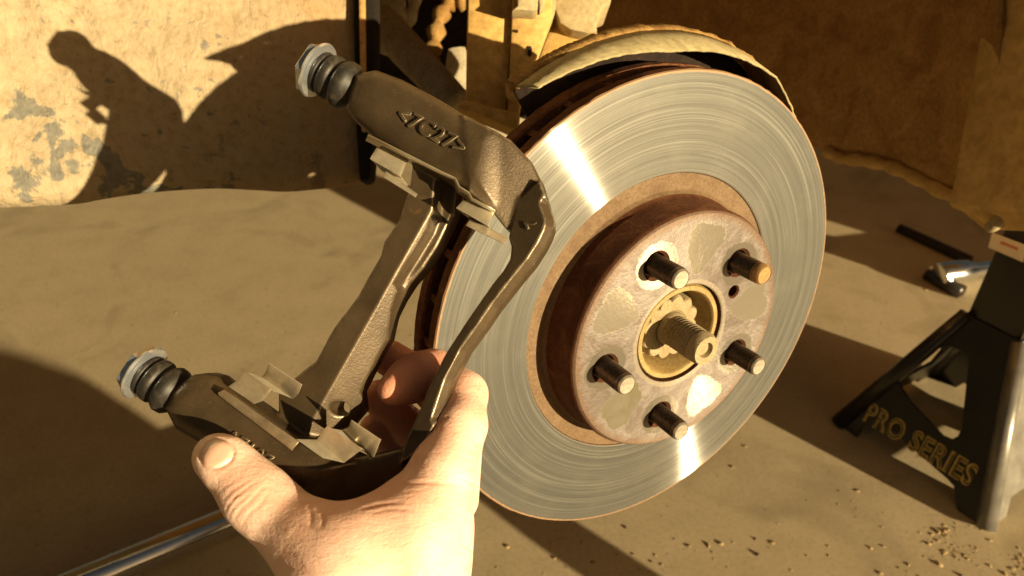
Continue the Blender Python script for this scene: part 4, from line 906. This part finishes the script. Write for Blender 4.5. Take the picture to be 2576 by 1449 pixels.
# ------------------------------------------------------------------ unseen wheels and can, made up so their shadows fall into view
LG = unit([-SUN[0], -SUN[1], 0]); PG = np.array([-LG[1], LG[0], 0.0]); PG = PG if PG[0] > 0 else -PG
perp = lambda P: P @ PG; alng = lambda P: -(P @ LG)
def wheel(center, name, label):
    e = empty(name, center, label, 'wheel', 'made-up wheels placed for their shadows')
    pr = [(0.205, 0.03), (0.225, 0.012), (0.27, 0.004), (0.298, 0.018), (0.312, 0.04), (0.316, 0.08), (0.316, 0.15), (0.312, 0.19), (0.298, 0.212), (0.27, 0.226), (0.225, 0.218), (0.205, 0.20)]
    mw = Matrix.Translation(Vector(center))
    link('tyre', recalc(lathe(pr, 96)), 'tyre_rubber', e, mw)
    rim = link('rim', recalc(lathe([(0.06, 0.17), (0.09, 0.185), (0.19, 0.185), (0.206, 0.20), (0.21, 0.205), (0.203, 0.19), (0.19, 0.05), (0.06, 0.05)], 80)), 'alloy', e, mw)
    return e
p0_ = perp(gnd(430, 1100)) * 0.5 + perp(gnd(0, 790)) * 0.5 + 0.02
w1 = wheel(PG * (p0_ - 0.316) - LG * 0.50, 'shadow_caster_wheel', 'made-up wheel out of view, lying flat to cast the left ground shadow')
pb = (perp(gnd(1190, 1248)) + perp(gnd(1377, 1425)) + perp(gnd(1473, 1313)) + perp(gnd(1635, 1425))) / 4
cpos = PG * pb - LG * 0.42
can = empty('shadow_caster_can', cpos, 'made-up red can out of view, standing to cast a shadow band', 'spray can')
ch = (alng(cpos) - alng(gnd(1010, 1140))) * SUN[2] / math.hypot(SUN[0], SUN[1]); cr = 0.5 * abs(perp(gnd(1473, 1313)) - perp(gnd(1190, 1248)))
link('body', recalc(lathe([(0, 0), (cr, 0), (cr, ch - 0.03), (cr * 0.7, ch - 0.012), (0, ch - 0.01)], 48, close=False)), 'can_red', can, Matrix.Translation(Vector(cpos)), angle=40)
link('cap', recalc(lathe([(0, ch - 0.011), (cr * 0.6, ch - 0.011), (cr * 0.55, ch), (0, ch)], 40, close=False)), 'rubber', can, Matrix.Translation(Vector(cpos)), angle=40)
pr_ = perp(gnd(2108, 563)); sa = alng(gnd(2576, 640)) + 0.55
w2 = wheel(PG * (pr_ + 0.316) - LG * sa, 'shadow_caster_wheel', 'made-up wheel out of view, lying flat to shade the far right ground')

# ------------------------------------------------------------------ crumbs of dirt
def crumbs(name, n, regions, smin_, smax_, mat, label):
    t = (1 + 5 ** .5) / 2; ico = np.array([(-1, t, 0), (1, t, 0), (-1, -t, 0), (1, -t, 0), (0, -1, t), (0, 1, t), (0, -1, -t), (0, 1, -t), (t, 0, -1), (t, 0, 1), (-t, 0, -1), (-t, 0, 1)]) / 1.9
    fc = np.array([(0, 11, 5), (0, 5, 1), (0, 1, 7), (0, 7, 10), (0, 10, 11), (1, 5, 9), (5, 11, 4), (11, 10, 2), (10, 7, 6), (7, 1, 8), (3, 9, 4), (3, 4, 2), (3, 2, 6), (3, 6, 8), (3, 8, 9), (4, 9, 5), (2, 4, 11), (6, 2, 10), (8, 6, 7), (9, 8, 1)])
    v, f = [], []
    for k in range(n):
        x0, y0, x1, y1 = random.choices([r[:4] for r in regions], [r[4] for r in regions])[0]
        P = gnd(random.gauss((x0 + x1) / 2, (x1 - x0) / 3.2), random.gauss((y0 + y1) / 2, (y1 - y0) / 3.2))
        if P[2] != P[2] or np.linalg.norm(P) > 6: continue
        s_ = smin_ + (smax_ - smin_) * random.random() ** 6; q = ico * (1 + RNG.normal(0, 0.22, (12, 1))) * np.array([s_ * random.uniform(0.8, 1.6), s_ * random.uniform(0.8, 1.5), s_ * random.uniform(0.22, 0.5)])
        f += [tuple(r + len(v)) for r in fc]; v += list(q + P + np.array([0, 0, s_ * 0.12]))
    o = link(name, mesh(v, f), mat, smooth=False); tag(o, label, 'dirt', kind='stuff')
crumbs('dirt_crumbs', 340, [(1250, 1320, 2100, 1449, 5), (1900, 1150, 2400, 1400, 2), (2250, 1330, 2576, 1449, 4), (0, 550, 900, 900, 0.5), (1100, 600, 2500, 1400, 2)], 0.0003, 0.0026, 'crumbs', 'loose tan crumbs of dried mud scattered over the concrete')
crumbs('dirt_crumbs', 35, [(1400, 1330, 2000, 1449, 4), (2100, 1380, 2576, 1449, 2), (50, 600, 800, 1000, 1)], 0.0004, 0.0028, 'crumbs_dark', 'dark specks of grit scattered over the concrete')
crumbs('dirt_clump', 300, [(2330, 1318, 2420, 1365, 3), (2370, 1375, 2470, 1420, 2), (2540, 1390, 2600, 1449, 2), (2440, 1318, 2490, 1335, 1)], 0.0003, 0.0018, 'crumbs', 'small heaps of tan crumbs by the foot of the jack stand')
